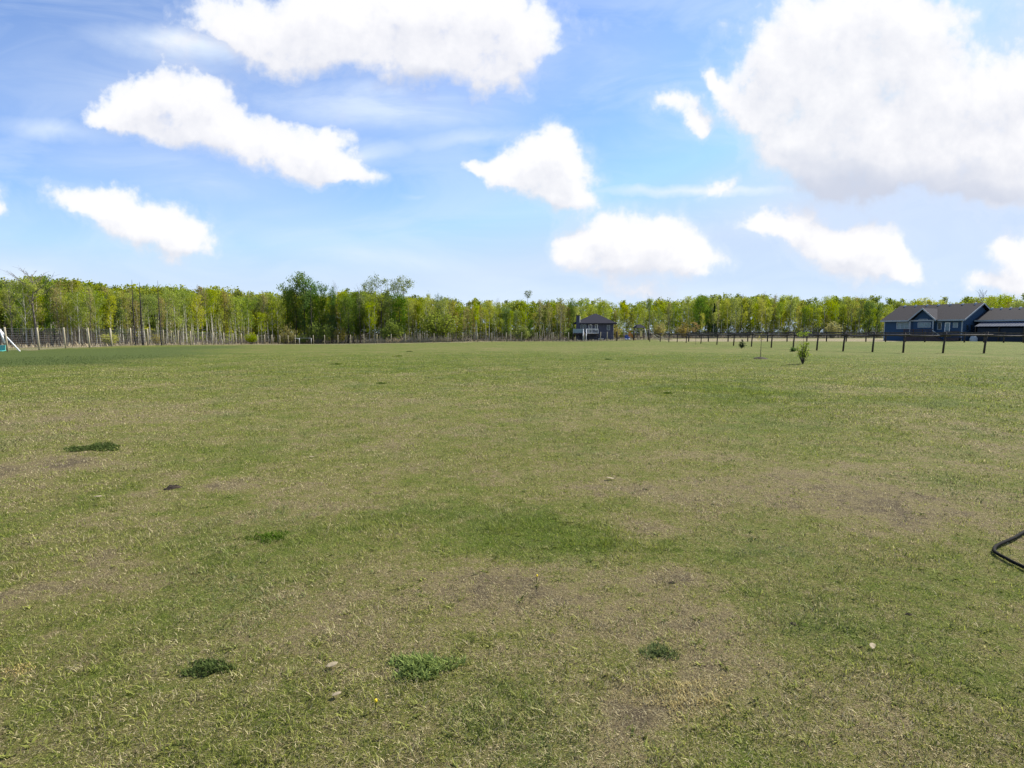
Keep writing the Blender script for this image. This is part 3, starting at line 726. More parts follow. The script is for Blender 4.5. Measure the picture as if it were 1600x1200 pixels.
# ---- the mass of the wood behind, and the brush at its foot (nobody could count it)
def build_mass():
    rng = np.random.default_rng(5); rnd = random.Random(5)
    VS, FS, TS, RS = [], [], [], []; off = 0
    src = [c for k in ('aspen', 'budding', 'poplar') for (_, _, _, c) in PROTO[k] if c is not None]
    sub = []
    for v, f, t in src:
        q = v.reshape(-1, 4, 3); tt = t.reshape(-1, 4)
        idx = rng.permutation(len(q))[:820]; qq = q[idx]; c = qq.mean(1, keepdims=True)
        sub.append((c+(qq-c)*1.75, tt[idx]))
    for row in range(8):
        px = -420.0
        while px < 2100:
            Y = edge_y(px)+14+row*6+rng.uniform(-2.5, 2.5)
            top = sky_py(px)+rng.uniform(-9, 13)+(4-row)*1.0
            if row > 4: top = min(515, sky_py(px)+rng.uniform(22, 52)); Y = edge_y(px)+[12, 22, 34][row-5]+rng.uniform(-2, 2)
            p = at(px, Y); hgt = zat(top, Y)-p.z; q, tt = sub[rng.integers(len(sub))]; s = hgt/float(np.quantile(q[..., 2], .995))
            a = rng.uniform(0, 6.283); ca, sa = math.cos(a)*s, math.sin(a)*s
            if row > 4: ca, sa = math.cos(a)*.95, math.sin(a)*.95
            x = q[..., 0]*ca-q[..., 1]*sa+p.x; y = q[..., 0]*sa+q[..., 1]*ca+p.y
            z = q[..., 2]*s+p.z if row <= 4 else p.z+np.maximum((q[..., 2]-3.0)*s*1.42, rng.uniform(.1, .9))
            v = np.stack([x, y, z], -1).reshape(-1, 3)
            VS.append(v); FS.append(np.arange(len(v)).reshape(-1, 4)+off); off += len(v)
            TS.append(tt.ravel()); RS.append(np.full(len(v), rng.random()))
            px += rng.uniform(8, 14) if -60 < px < 1680 else rng.uniform(25, 45)
    me = mesh_np('woodland', np.concatenate(VS), np.concatenate(FS), {'tint': np.concatenate(TS), 'tree': np.concatenate(RS)})
    o = obj('woodland', me, leaf_mat('woodland_leaves', (.105, .160, .022), (.345, .365, .045), .5, 'tree')); kind(o, 'stuff')
    tag(o, 'mass of yellow-green spring wood closing off the field', 'woodland')
    # stems: thin pale and brown verticals
    def stems(name, n, dlo, dhi, hlo, hhi, w, m_, label, cat, lo=-300, hi=1900):
        px = rng.uniform(lo, hi, n); Y = np.interp(px, EDGE_PX, EDGE_Y)+rng.uniform(dlo, dhi, n)
        x = (px-800)/900*Y*.996; z = height(x, Y); h = hlo+(hhi-hlo)*rng.beta(1.3, 2.6, n)*(.55+.6*(.5+.5*np.sin(px*.11)*np.sin(px*.043+2)))
        lx = rng.normal(0, .09, n)*h; ly = rng.normal(0, .09, n)*h
        wd = w*rng.uniform(.5, 1.5, n)
        b0 = np.stack([x, Y, z-.05], 1); t0 = np.stack([x+lx, Y+ly, z+h], 1)
        vs = []
        for k in range(3):
            th = 2.094*k; o_ = np.stack([np.cos(th)*wd, np.sin(th)*wd, 0*wd], 1); vs += [b0+o_, t0+o_*.4]
        v = np.stack(vs, 1).reshape(-1, 3); b = np.arange(n)[:, None, None]*6
        f = (b+np.array([[0, 2, 3, 1], [2, 4, 5, 3], [4, 0, 1, 5]])).reshape(-1, 4)
        o = obj(name, mesh_np(name, v, f), m_); kind(o, 'stuff'); tag(o, label, cat)
    stems('undergrowth', 16000, -.5, 22, .8, 4.2, .014, M['twig'], 'bare brown brush and saplings along the foot of the wood', 'undergrowth')
    stems('pale_saplings', 1500, 2, 30, 3.5, 7.5, .035, M['bark_pale'], 'countless thin pale stems inside the wood', 'saplings')
build_mass()

def fringe():
    """bleached dead grass standing at the foot of the wood"""
    rng = np.random.default_rng(9)
    n1, n2, n3, n4 = 9000, 5000, 2600, 2200
    px = np.concatenate([rng.uniform(565, 705, n1), rng.uniform(700, 1370, n2), rng.uniform(-100, 560, n3), rng.uniform(870, 1050, n4)])
    Yb = np.interp(px, EDGE_PX, EDGE_Y)
    cl = .5+.5*np.sin(px*.9)*np.sin(px*.37+1)
    Y = np.concatenate([Yb[:n1]-3+rng.uniform(-1, 2.5, n1), Yb[n1:n1+n2]-rng.uniform(-1, 4, n2), Yb[n1+n2:n1+n2+n3]-rng.uniform(-1, 3, n3), rng.uniform(122, 138, n4)])
    x = (px-800)/900*Y*.996; h = rng.uniform(.3, .9, len(px))*(.35+cl); h[:n1] *= 1.5; h[n1:] *= .6
    v = blades(rng, x, Y, h, rng.uniform(.03, .06, len(px)), rng.uniform(.1, .7, len(px)))
    q = np.arange(len(px))[:, None]*5+np.array([0, 1, 2, 4]); t = np.arange(len(px))[:, None]*5+np.array([4, 2, 3, 3])
    me = bpy.data.meshes.new('dead_grass'); me.from_pydata(v.tolist(), [], q.tolist()+t[:, :3].tolist()); me.update()
    o = obj('dead_grass', me, mat('bleached_dead_grass', (.46, .38, .24), .9, .2, 2)); kind(o, 'stuff')
    tag(o, 'fringe of bleached dead grass at the foot of the wood', 'dead grass')
fringe()

# bushes at the wood's edge
for i, (px, dY, py, kd, lab) in enumerate([
  (172, -2, 520, 'greenshrub', 'green bush behind the wire fence, left of the black snags'),
  (246, -2, 521, 'shrub', 'olive bush at the foot of the rightmost black snag'),
  (392, -4, 520, 'greenshrub', 'yellow-green bush behind the wire fence, well left of the white metal frame'),
  (448, -3, 505, 'shrub', 'olive sapling clump just left of the white metal frame'),
  (498, -2, 503, 'greenshrub', 'yellow-green bush just right of the white metal frame'),
  (528, -2, 511, 'shrub', 'wide olive bush left of the dry grass fringe'),
  (472, -4, 522, 'greenshrub', 'small leafy bush inside the white metal frame'),
  (610, 0, 497, 'greenshrub', 'bright green bush in the dry grass fringe, left part'),
  (684, 0, 485, 'greenshrub', 'brightest green bush at the right end of the dry grass fringe'),
  (814, -1, 507, 'greenshrub', 'yellow-green sapling in front of the olive stand'),
  (893, 2, 511, 'greenshrub', 'yellow bush touching the left side of the grey house'),
  (1028, -5, 503, 'shrub', 'olive bush behind the play yard'),
  (1068, -4, 499, 'shrub', 'olive-green bush behind the left corner of the rail fence'),
  (1300, -6, 500, 'shrub', 'olive bush in the lower wood under the pole-like trunk'),
  (964, -12, 508, 'shrub', 'dark shrub touching the right side of the grey house')]):
    place(kd, i, px, edge_y(px)+dY, py, lab, name='bush', cat='bush', wide=1.25, rnd=random.Random(i), base_h=3.0)

# ------------------------------------------------------------------ the wire fence on the left and along the wood
def wire_fence():
    t = thing('wire_fence', 'tall page-wire fence on pale wooden posts along the wood, ending by the grey house', 'fence')
    data = [(-70,45.0),(-28,46.0),(10,47.2),(59.5,51.5),(101,55.5),(139,57.5),(174,62.5),(203.5,67.5),(230.5,70),(254.8,73),(277.5,77),(297.4,82),(315.8,87),(332.7,92),(348.7,97),(363.4,104),
            (377,110),(390,117),(402,121),(413,124),(424,126),(437,127),(450,128),(461,128)]
    data2 = [(489,128),(506.7,127.5),(527.5,127),(547.6,126),(568.3,125.5),(589,125.3),(611,125.2),(633,125),(656,124.8),(678,124.6),(700,124.4),(723,124.2),(746,124),(768.5,124),(791,124),(815,124),(839,124),(864,124),(888.5,124),(912.5,124),(938.3,124),(948.8,124),(964,124)]
    rnd = random.Random(3)
    for seg in (data, data2):
        pts = []; wires = MB()
        for px, Y in seg:
            p = at(px, Y); pts.append(p)
            lean = Vector((rnd.uniform(-.05, .05), rnd.uniform(-.03, .03), 0))
            if px < 200: lean.x -= .10
            r = rnd.uniform(.06, .075) if Y < 80 else rnd.uniform(.07, .085)
            h = 2.0+rnd.uniform(-.05, .04)
            mb = MB(); mb.tube([p-Vector((0, 0, .1)), p+lean*.5+Vector((0, 0, h*.5)), p+lean+Vector((0, 0, h))], [r*1.05, r, r*.96], 8)
            obj('post', mb, M['post'], t, True)
        for a, b in zip(pts, pts[1:]):
            n = max(2, int((b-a).length/.30)); far = a.y > 100
            for k in range(10 if not far else 6):
                z = (.12+k*.195) if not far else .15+k*.34
                wires.tube([a+Vector((0, 0, z)), a.lerp(b, .5)+Vector((0, 0, z-.01)), b+Vector((0, 0, z))], .0032, 3, False)
            if not far:
                for i in range(1, n):
                    p = a.lerp(b, i/n); p.z = H(p.x, p.y); wires.tube([p, p+Vector((0, 0, 1.88))], .0032, 3, False)
        obj('wire_mesh', wires, M['wire'], t)
wire_fence()

# ------------------------------------------------------------------ white metal frame in the wire fence
def frame_goal():
    t = thing('metal_frame', 'small white metal frame standing in the far fence before the dark poplars', 'metal frame')
    a = at(461, 128); b = at(486, 128); r = .045; Z = Vector((0, 0, 1.32)); back = Vector((1.4, 3.0, 0))
    for p in (a, b, a+Vector((.95, -.3, 0))*1.1):
        mb = MB(); mb.tube([p, p+Z], r, 8); obj('post', mb, M['whitemetal'], t, True)
    mb = MB(); mb.tube([a+Z, a+Vector((1.1, -.3, 1.12))], r, 8); obj('brace', mb, M['whitemetal'], t, True)
    mb = MB(); mb.tube([a+Z, b+Z], r*.7, 8); obj('crossbar', mb, M['trim'], t, True)
frame_goal()

# ------------------------------------------------------------------ swing set cut by the left edge
def swing_set():
    t = thing('swing_set', 'white metal swing frame with sloping legs and teal seat at the left edge', 'swing set')
    Y = 47.8
    foot = at(29, Y); ap = Vector((at(-7, 48.4).x, 48.4, zat(507, 48.4)))
    def tb(name, pts, r, m=M['whitemetal']): mb = MB(); mb.tube(pts, r, 10); return obj(name, mb, m, t, True)
    tb('leg', [ap, foot], .055)
    tb('leg', [ap, at(-44, 48.4)], .055)
    top2 = ap+Vector((-1.2, 4.6, 0)); ap2 = ap+Vector((-3.0, 1.2, 0))
    tb('leg', [ap2, at(-60, 50.5)], .055); tb('leg', [ap2, Vector((ap2.x-1.6, ap2.y+1.2, H(ap2.x, ap2.y)))], .055)
    tb('top_bar', [ap+Vector((.1, 0, 0)), ap2], .055)
    tb('brace', [Vector((at(0.5, 48).x, 48, zat(516, 48))), Vector((at(6.2, 48).x, 48, zat(536.5, 48)))], .07)
    s0 = Vector((at(-1.5, 48).x, 48.0, zat(547, 48)))
    for dx in (-.18, .18): tb('chain', [s0+Vector((dx, 0, .1)), s0+Vector((dx*.7, .1, 1.75))], .012, M['trim'])
    mb = MB(); mb.prism([s0+Vector(p) for p in ((-.28, -.2, -.12), (.28, -.2, -.12), (.31, .2, -.06), (-.31, .2, -.06))], (0, 0, .05))
    mb.prism([s0+Vector(p) for p in ((-.30, .15, -.08), (.30, .15, -.08), (.22, .30, .42), (-.22, .30, .42))], (0, -.05, 0))
    obj('seat', mb, M['teal'], t, bevel=.015)
swing_set()

# ------------------------------------------------------------------ dark rail fences on the right
def rail_fence(name, label, pts, hgt, rails, postr, rr, seed, overlap=.35, lean=0.0, plank=None):
    t = thing(name, label, 'fence', (0, 0, 0)); rnd = random.Random(seed)
    for i, p in enumerate(pts):
        h = hgt+rnd.uniform(-.05, .05); ln = Vector((lean+rnd.uniform(-.04, .05), rnd.uniform(-.04, .04), 0))
        mb = MB(); mb.tube([p-Vector((0, 0, .1)), p+ln*.3+Vector((0, 0, h*.4)), p+ln+Vector((0, 0, h))], [postr*1.05, postr, postr*.92], 9)
        obj('post', mb, M['darkwood'], t, True)
    for i, (a, b) in enumerate(zip(pts, pts[1:])):
        d = (b-a); d.z = 0; d.normalize(); sd = Vector((d.y, -d.x, 0))
        for z in rails:
            s = 1 if i % 2 else -1
            za = Vector((lean*z/hgt, 0, z+rnd.uniform(-.03, .03)+s*.03)); zb = Vector((lean*z/hgt, 0, z+rnd.uniform(-.03, .03)+s*.03))
            offv = sd*(postr+rr*.7)*s*.9
            A = a-d*overlap+za+offv; B = b+d*overlap+zb+offv
            mb = MB()
            if plank:
                w, th = plank
                mb.prism([A+sd*th-Vector((0, 0, w/2)), A-sd*th-Vector((0, 0, w/2)), A-sd*th+Vector((0, 0, w/2)), A+sd*th+Vector((0, 0, w/2))], B-A)
                obj('rail', mb, M['railwood'], t)
            else:
                mb.tube([A, A.lerp(B, .5)-Vector((0, 0, .03)), B], [rr*rnd.uniform(.9, 1.15), rr, rr*rnd.uniform(.8, 1.05)], 8)
                obj('rail', mb, M['railwood'], t, True)
near = [(1015,533.8),(1031.5,534.0),(1045,534.6),(1058,534.8),(1072,535.6),(1095,536.9),(1120,538.6),(1146,540.2),(1174,541.6),(1205,543.2),(1239,545.3),(1276,547.5),(1317,549.1),(1363,550.1),(1411,551.2),(1473,551.8),(1537,552.2),(1606,552.8),(1680,553.4)]
rail_fence('rail_fence', 'nearer dark wooden rail fence curving across the right of the field, single pole rail', [gnd(*p) for p in near], 1.52, [1.30], .066, .065, 11, overlap=.38, lean=.10)
far = [(1076+i*30.75, 533.7+max(0, (i-8))*.22) for i in range(19)]
rail_fence('rail_fence', 'farther dark rail fence along the dirt strip in front of the blue house', [gnd(*p) for p in far], 1.62, [1.50, 1.12], .10, .07, 12, overlap=.2, plank=(.20, .045))

def gate_braces():
    t = thing('braced_gateway', 'brown wooden gateway with tan top rails and sloping braces right of the grey house', 'gateway')
    P = [at(964, 122), at(990, 120), at(1013.5, 118)]
    for p in P: mb = MB(); mb.tube([p, p+Vector((0, 0, 2.05))], .13, 8); obj('post', mb, M['darkwood'], t, True)
    for a, b in zip(P, P[1:]):
        mb = MB(); mb.tube([a+Vector((0, -.1, 2.1)), b+Vector((0, -.1, 2.1))], .065, 8); obj('top_rail', mb, M['post'], t, True)
    for (x0, y0, x1) in ((1015, 519, 1032), (1024, 522.5, 1046)):
        a = at(x0, 115); a.z = zat(y0, 115); b = at(x1, 113)
        mb = MB(); mb.tube([a, b], .075, 8); obj('brace', mb, M['post'], t, True)
gate_braces()

# ------------------------------------------------------------------ houses
def roof_gable(mb, x0, x1, y0, y1, ze, zr, th=.18, axis='x'):
    """gabled slab roof, ridge along x, eaves at y0/y1"""
    ym = (y0+y1)/2
    prof = [(x0, y0, ze), (x0, ym, zr), (x0, y1, ze), (x0, y1, ze-th), (x0, ym, zr-th), (x0, y0, ze-th)]
    mb.prism(prof, (x1-x0, 0, 0))
def win(parent, x0, x1, z0, z1, y=-.03, glass=None, frame=None, bars=0, name='window', normal='y'):
    f = .09; mb = MB()
    mb.box(x0, x1, y-.05, y+.05, z0, z0+f); mb.box(x0, x1, y-.05, y+.05, z1-f, z1)
    mb.box(x0, x0+f, y-.05, y+.05, z0+f, z1-f); mb.box(x1-f, x1, y-.05, y+.05, z0+f, z1-f)
    for k in range(bars):
        xc = x0+(x1-x0)*(k+1)/(bars+1); mb.box(xc-.04, xc+.04, y-.045, y+.045, z0+f, z1-f)
    w = obj(name, mb, frame or M['trim'], parent)
    g = MB(); g.box(x0+f*.9, x1-f*.9, y-.015, y+.02, z0+f*.9, z1-f*.9); obj('pane', g, glass or M['glass'], w)
    return w
def blue_house():
    L = at(1381, 112); R = at(1503, 101); d = R-L; d.z = 0; Ln = d.length; rz = math.atan2(d.y, d.x)
    t = thing('blue_house', 'long blue bungalow with dark shingle roof, front gable and deck behind the rail fences', 'house', (L.x, L.y, 0), rz)
    D = 13.2; ze, zr = 3.95, 6.85
    mb = MB(); mb.box(0, Ln, 0, D, -.2, ze-.15)
    mb.prism([(0, 0, ze-.15), (0, D, ze-.15), (0, D/2, zr-.35)], (Ln, 0, 0)); obj('wall', mb, M['bluewall'], t)
    rf = MB(); roof_gable(rf, -.5, Ln+.5, -.55, D+.55, ze-.12, zr, .16); roof = obj('roof', rf, M['shingle'], t)
    def s_of(px, off=0.0):   # metres along the front wall seen in photo column px
        u, _ = uw(px, 510); dx, dy = d.x/Ln, d.y/Ln; ox, oy = L.x+off*dy, L.y-off*dx
        return (u*oy-ox)/(dx-u*dy)
    def zz(py, s): Y = L.y+d.y/Ln*s; return zat(py, Y)
    fm = MB(); fm.box(-.5, Ln+.5, -.60, -.56, ze-.36, ze-.10); obj('fascia', fm, M['trim'], t)
    fm = MB()
    for (ya, yb) in ((-.55, D/2), (D+.55, D/2)):
        fm.prism([(Ln+.51, ya, ze-.34), (Ln+.51, ya, ze-.10), (Ln+.51, yb, zr+.02), (Ln+.51, yb, zr-.22)], (.06, 0, 0))
    obj('bargeboard', fm, M['trim'], t)
    for x0, x1 in ((-.02, .14), (Ln-.14, Ln+.02)): mb = MB(); mb.box(x0, x1, -.04, .10, 0, ze-.36); obj('corner_board', mb, M['trim'], t)
    for px in (1411.5, 1423, 1440, 1458, 1475, 1494, 1514):
        s = s_of(px)*1.0; x = min(max(s*1.0, .3), Ln-.2)
    for k in range(7):
        x = .6+k*(Ln-1.2)/6; mb = MB(); mb.prism([(x-.16, D/2-.75, zr-.42), (x+.16, D/2-.75, zr-.42), (x+.13, D/2-.55, zr+.02), (x-.13, D/2-.55, zr+.02)], (0, .35, .06)); obj('roof_vent', mb, M['trim'], roof)
    W = lambda a, b, p, q, **k: win(t, s_of(a), s_of(b), zz(q, s_of(a)), zz(p, s_of(a)), **k)
    W(1401, 1420.5, 503.5, 514, bars=2, glass=M['curtain'])
    W(1465, 1471.5, 503.5, 515, glass=M['glass'])
    W(1476.5, 1484.5, 504, 519, name='door', glass=M['curtain'], frame=M['white'])
    W(1489, 1497, 504, 512, glass=M['curtain'])
    W(1436, 1456.5, 504, 512, bars=1, glass=M['curtain'], y=-.5)
    W(1437, 1451, 498.5, 501, bars=1, glass=M['glass'], y=-.5)
    # front gable over the bay
    x0, x1 = s_of(1426), s_of(1463); xm = (x0+x1)/2; zg = zz(482, xm)+.05; zb = ze-.15
    mb = MB(); mb.box(x0+.25, x1-.25, -.45, .2, 0, zb+.1); mb.prism([(x0+.25, -.45, zb+.1), (x1-.25, -.45, zb+.1), (xm, -.45, zg-.25)], (0, 3.5, 0)); obj('bay', mb, M['bluewall'], t)
    rf = MB(); rf.prism([(x0-.35, -1.1, zb+.02), (xm, -1.1, zg), (x1+.35, -1.1, zb+.02), (x1+.35, -1.1, zb-.16), (xm, -1.1, zg-.2), (x0-.35, -1.1, zb-.16)], (0, 5.6, 0)); gr = obj('porch_roof', rf, M['shingle2'], t)
    fb = MB()
    for xa in (x0-.35, x1+.35):
        fb.prism([(xa, -1.16, zb-.22), (xa, -1.16, zb+.06), (xm, -1.16, zg+.05), (xm, -1.16, zg-.24)], (0, .055, 0))
    obj('bargeboard', fb, M['trim'], gr)
    for px in (1425.5, 1461.5): s = s_of(px); mb = MB(); mb.box(s-.09, s+.09, -.98, -.82, 0, zb-.1); obj('porch_column', mb, M['trim'], t)
    # deck
    a, b = s_of(1413, 2.6), s_of(1457, 2.6)
    dk = MB(); dk.box(a, b, -2.6, -.47, .95, 1.12); dk.box(a, b, -2.6, -2.5, 0, .95); deck = obj('deck', dk, M['deckwood'], t)
    rl = MB(); rl.box(a, b, -2.62, -2.53, 2.02, 2.12); n = 22
    for i in range(n+1): x = a+(b-a)*i/n; rl.box(x-.035, x+.035, -2.60, -2.55, 1.12, 2.02)
    for i in range(4): x = a+(b-a)*i/3; rl.box(x-.08, x+.08, -2.64, -2.52, 1.12, 2.2)
    obj('railing', rl, M['deckwood'], deck)
    st = MB()
    for i in range(5): st.box(b+.02+i*.28, b+.30+i*.28, -2.6, -1.5, 0, .98-i*.2)
    obj('stairs', st, M['deckwood'], deck)
    st = MB(); st.prism([(b, -2.7, 2.05), (b+1.5, -2.7, .9), (b+1.5, -2.7, .75), (b, -2.7, 1.9)], (0, .07, 0)); obj('handrail', st, M['trim'], deck)
    a, b = s_of(1478, 1.6), s_of(1499, 1.6)
    dk = MB(); dk.box(a, b, -1.6, -.02, .5, .62); dk.box(a, b, -1.6, -1.52, 0, .5)
    for i in range(13): x = a+(b-a)*i/12; dk.box(x-.03, x+.03, -1.58, -1.53, .62, 1.75)
    dk.box(a, b, -1.6, -1.51, 1.75, 1.84); obj('deck', dk, M['deckwood'], t)
    # side window in the gable wall
    for y0 in (1.4, 3.0):
        mb = MB(); mb.box(Ln+.01, Ln+.06, y0, y0+.9, 1.9, 3.0); w = obj('window', mb, M['bluewall'], t)
        g = MB(); g.box(Ln+.062, Ln+.075, y0+.09, y0+.81, 1.99, 2.91); obj('pane', g, M['glass'], w)
    # the garage is another building beside it
    G = at(1523, 103)
    g = thing('garage', 'dark navy garage with shingle roof joined to the blue house at the right edge', 'garage', (G.x, G.y, 0), rz)
    GL, GD, ge, gr_ = 14.0, 11.0, 3.8, 5.95
    mb = MB(); mb.box(.35, GL, .3, GD, -.2, ge-.2); mb.prism([(.35, .3, ge-.2), (.35, GD, ge-.2), (.35, GD/2+.15, gr_-.4)], (GL-.35, 0, 0)); obj('wall', mb, M['garagewall'], g)
    mb = MB(); roof_gable(mb, 0, GL+.4, -.45, GD+.6, ge-.1, gr_, .16); ro = obj('roof', mb, M['shingle'], g)
    mb = MB(); mb.box(0, GL+.4, -.5, -.455, ge-.34, ge-.06); obj('fascia', mb, M['trim'], g)
    for k in range(9):
        x = .5+k*1.35; ym = (GD+.15)/2; mb = MB(); mb.prism([(x-.15, ym-.8, gr_-.35), (x+.15, ym-.8, gr_-.35), (x+.12, ym-.6, gr_+.05), (x-.12, ym-.6, gr_+.05)], (0, .3, .05)); obj('roof_vent', mb, M['trim'], ro)
    mb = MB(); mb.prism([(1.0, -2.9, 2.62), (1.0, .28, 3.52), (1.0, .28, 3.44), (1.0, -2.9, 2.54)], (GL-1.0, 0, 0))
    for k in range(30): x = 1.2+k*.45; mb.prism([(x, -2.9, 2.625), (x, .28, 3.525), (x, .28, 3.56), (x, -2.9, 2.66)], (.05, 0, 0))
    obj('lean_to_roof', mb, M['metalroof'], g)
    for x in (1.1, 4.4, 7.7, 11.0, 13.8): mb = MB(); mb.box(x-.07, x+.07, -2.8, -2.66, -.1, 2.56); obj('lean_to_post', mb, M['darkwood'], g)
    mb = MB(); mb.box(1.3, GL-.1, -2.55, -2.5, 0, 2.3); obj('lean_to_shade', mb, M['garagewall'], g)  # dark sheet stands in for the shade in the opening under the lean-to
blue_house()
def white_tarp():
    """low white heap by the blue house"""
    c = at(1522, 99); mb = MB(); rnd = random.Random(8); n = 14; rings = [(.7, 0), (.65, .4), (.5, .8), (.3, 1.0), (.02, 1.05)]
    for (r, z) in rings:
        for k in range(n):
            a = 6.283*k/n; q = r*(1+rnd.uniform(-.12, .12)); mb.v.append((c.x+q*math.cos(a), c.y+q*.6*math.sin(a), c.z+z*(1+rnd.uniform(-.1, .1))))
    for i in range(len(rings)-1):
        for k in range(n): mb.f.append((i*n+k, i*n+(k+1) % n, (i+1)*n+(k+1) % n, (i+1)*n+k))
    tag(obj('tarpaulin', mb, M['trim'], None, True), 'pale covered heap by the gable wall of the blue house', 'tarpaulin')
white_tarp()

def grey_house():
    Yh = 140; A = at(901, Yh); z0 = A.z; rz = math.radians(-9)
    t = thing('grey_house', 'small slate-grey raised house with hip roof, chimney and white railed deck', 'house', (A.x, A.y, z0), rz)
    Wd, Dp = 8.75, 8.2; ze = zat(505, Yh)-z0; zp = zat(490.5, Yh+4)-z0
    def sx(px): return (uw(px, 510)[0]*Yh-A.x)/math.cos(rz)*1.0
    def zz(py): return zat(py, Yh)-z0
    mb = MB(); mb.box(0, Wd, 0, Dp, -.3, ze-.02); obj('wall', mb, M['greywall'], t)
    o = .85; pk = [(Wd*.46, Dp/2, zp), (Wd*.54, Dp/2, zp)]
    rf = MB(); e = [(-o, -o, ze), (Wd+o, -o, ze), (Wd+o, Dp+o, ze), (-o, Dp+o, ze)]
    b = len(rf.v); rf.v += e+[(x, y, z-.16) for x, y, z in e]+pk
    rf.f += [(0, 1, 9, 8), (1, 2, 9), (2, 3, 8, 9), (3, 0, 8), (0, 4, 5, 1), (1, 5, 6, 2), (2, 6, 7, 3), (3, 7, 4, 0), (7, 6, 5, 4)]
    obj('roof', rf, M['shingle2'], t)
    ch = MB(); ch.box(-.1, .75, -.85, -.02, 0, zz(493.5)); c = obj('chimney', ch, M['greywall'], t)
    ch = MB(); ch.box(-.18, .83, -.93, .05, zz(493.5), zz(492.6)); obj('cap', ch, M['shingle'], c)
    ch = MB(); ch.box(.76, .80, -.85, -.02, zz(504), zz(493.6)); obj('lit_edge', ch, M['white'], c)  # white strip paints the sunlit right edge of the chimney
    def W(a, b_, p, q, **k): return win(t, sx(a), sx(b_), zz(q), zz(p), **k)
    W(906.5, 915.8, 507, 518, bars=1, frame=M['trim'])
    W(919.5, 924.6, 507.2, 521, name='door', frame=M['white'])
    W(929, 933.2, 507.2, 516, frame=M['white'])
    W(947, 951.8, 508, 515.8, frame=M['trim'])
    # lit side wall: white door and panel
    g = MB(); g.box(Wd+.01, Wd+.06, .3, 2.6, 0, zz(511)); obj('door', g, M['white'], t)
    g = MB(); g.box(Wd+.01, Wd+.05, 3.0, 5.0, 0, zz(517.5)); obj('door', g, M['white'], t)
    # deck
    zd = zz(521); x0, x1 = -.75, sx(934.5); yf = -2.6
    dk = MB(); dk.box(x0, x1, yf, -.02, zd-.2, zd); deck = obj('deck', dk, M['deckwood'], t)
    for x in (x0+.1, x0+2.6, x1-2.2, x1-.1): p = MB(); p.box(x-.09, x+.09, yf+.05, yf+.23, -.2, zd-.2); obj('deck_post', p, M['darkwood'], deck)
    zr = zd+1.05; sa, sb = sx(912), sx(917)
    gl = MB(); gl.box(x0, sa, yf, yf+.04, zd+.12, zr-.08); obj('glass_panel', gl, M['curtain'], deck)
    r1 = MB(); r1.box(x0, sa, yf-.04, yf+.08, zr-.08, zr+.02)
    for x in (x0, sa-.1): r1.box(x, x+.1, yf-.03, yf+.07, zd, zr-.08)
    obj('railing', r1, M['trim'], deck)
    r2 = MB(); r2.box(sb, x1, yf-.04, yf+.08, zr-.08, zr+.04); r2.box(sb, x1, yf-.03, yf+.07, zd+.02, zd+.12)
    for k in range(15): x = sb+(x1-sb-.08)*k/14; w = .09 if k in (0, 14) else .025; r2.box(x, x+w, yf-.01, yf+.04, zd+.12, zr-.08)
    obj('railing', r2, M['white'], deck)
    st = MB()
    for i in range(7): st.box(sa+.05, sb-.05, yf-.3*(i+1), yf-.3*i, zd-.26*(i+1)-.05, zd-.26*(i+1)+.02)
    obj('stairs', st, M['deckwood'], deck)
    for xs in (sa-.02, sb-.1):
        h = MB(); h.prism([(xs, yf, zd-.25), (xs, yf, zr+.05), (xs, yf-2.3, zr-1.55), (xs, yf-2.3, -.1)], (.09, 0, 0)); obj('stair_side', h, M['white'], deck)
    # low white bench by the wall
    b0 = at(939, 137)
    bt = thing('bench', 'low white bench against the front wall of the grey house', 'bench', b0, rz)
    q = MB(); q.box(-.65, .65, -.2, .2, .42, .5); obj('seat', q, M['white'], bt)
    for x in (-.55, .47): q = MB(); q.box(x, x+.08, -.17, .17, 0, .42); obj('leg', q, M['white'], bt)
grey_house()

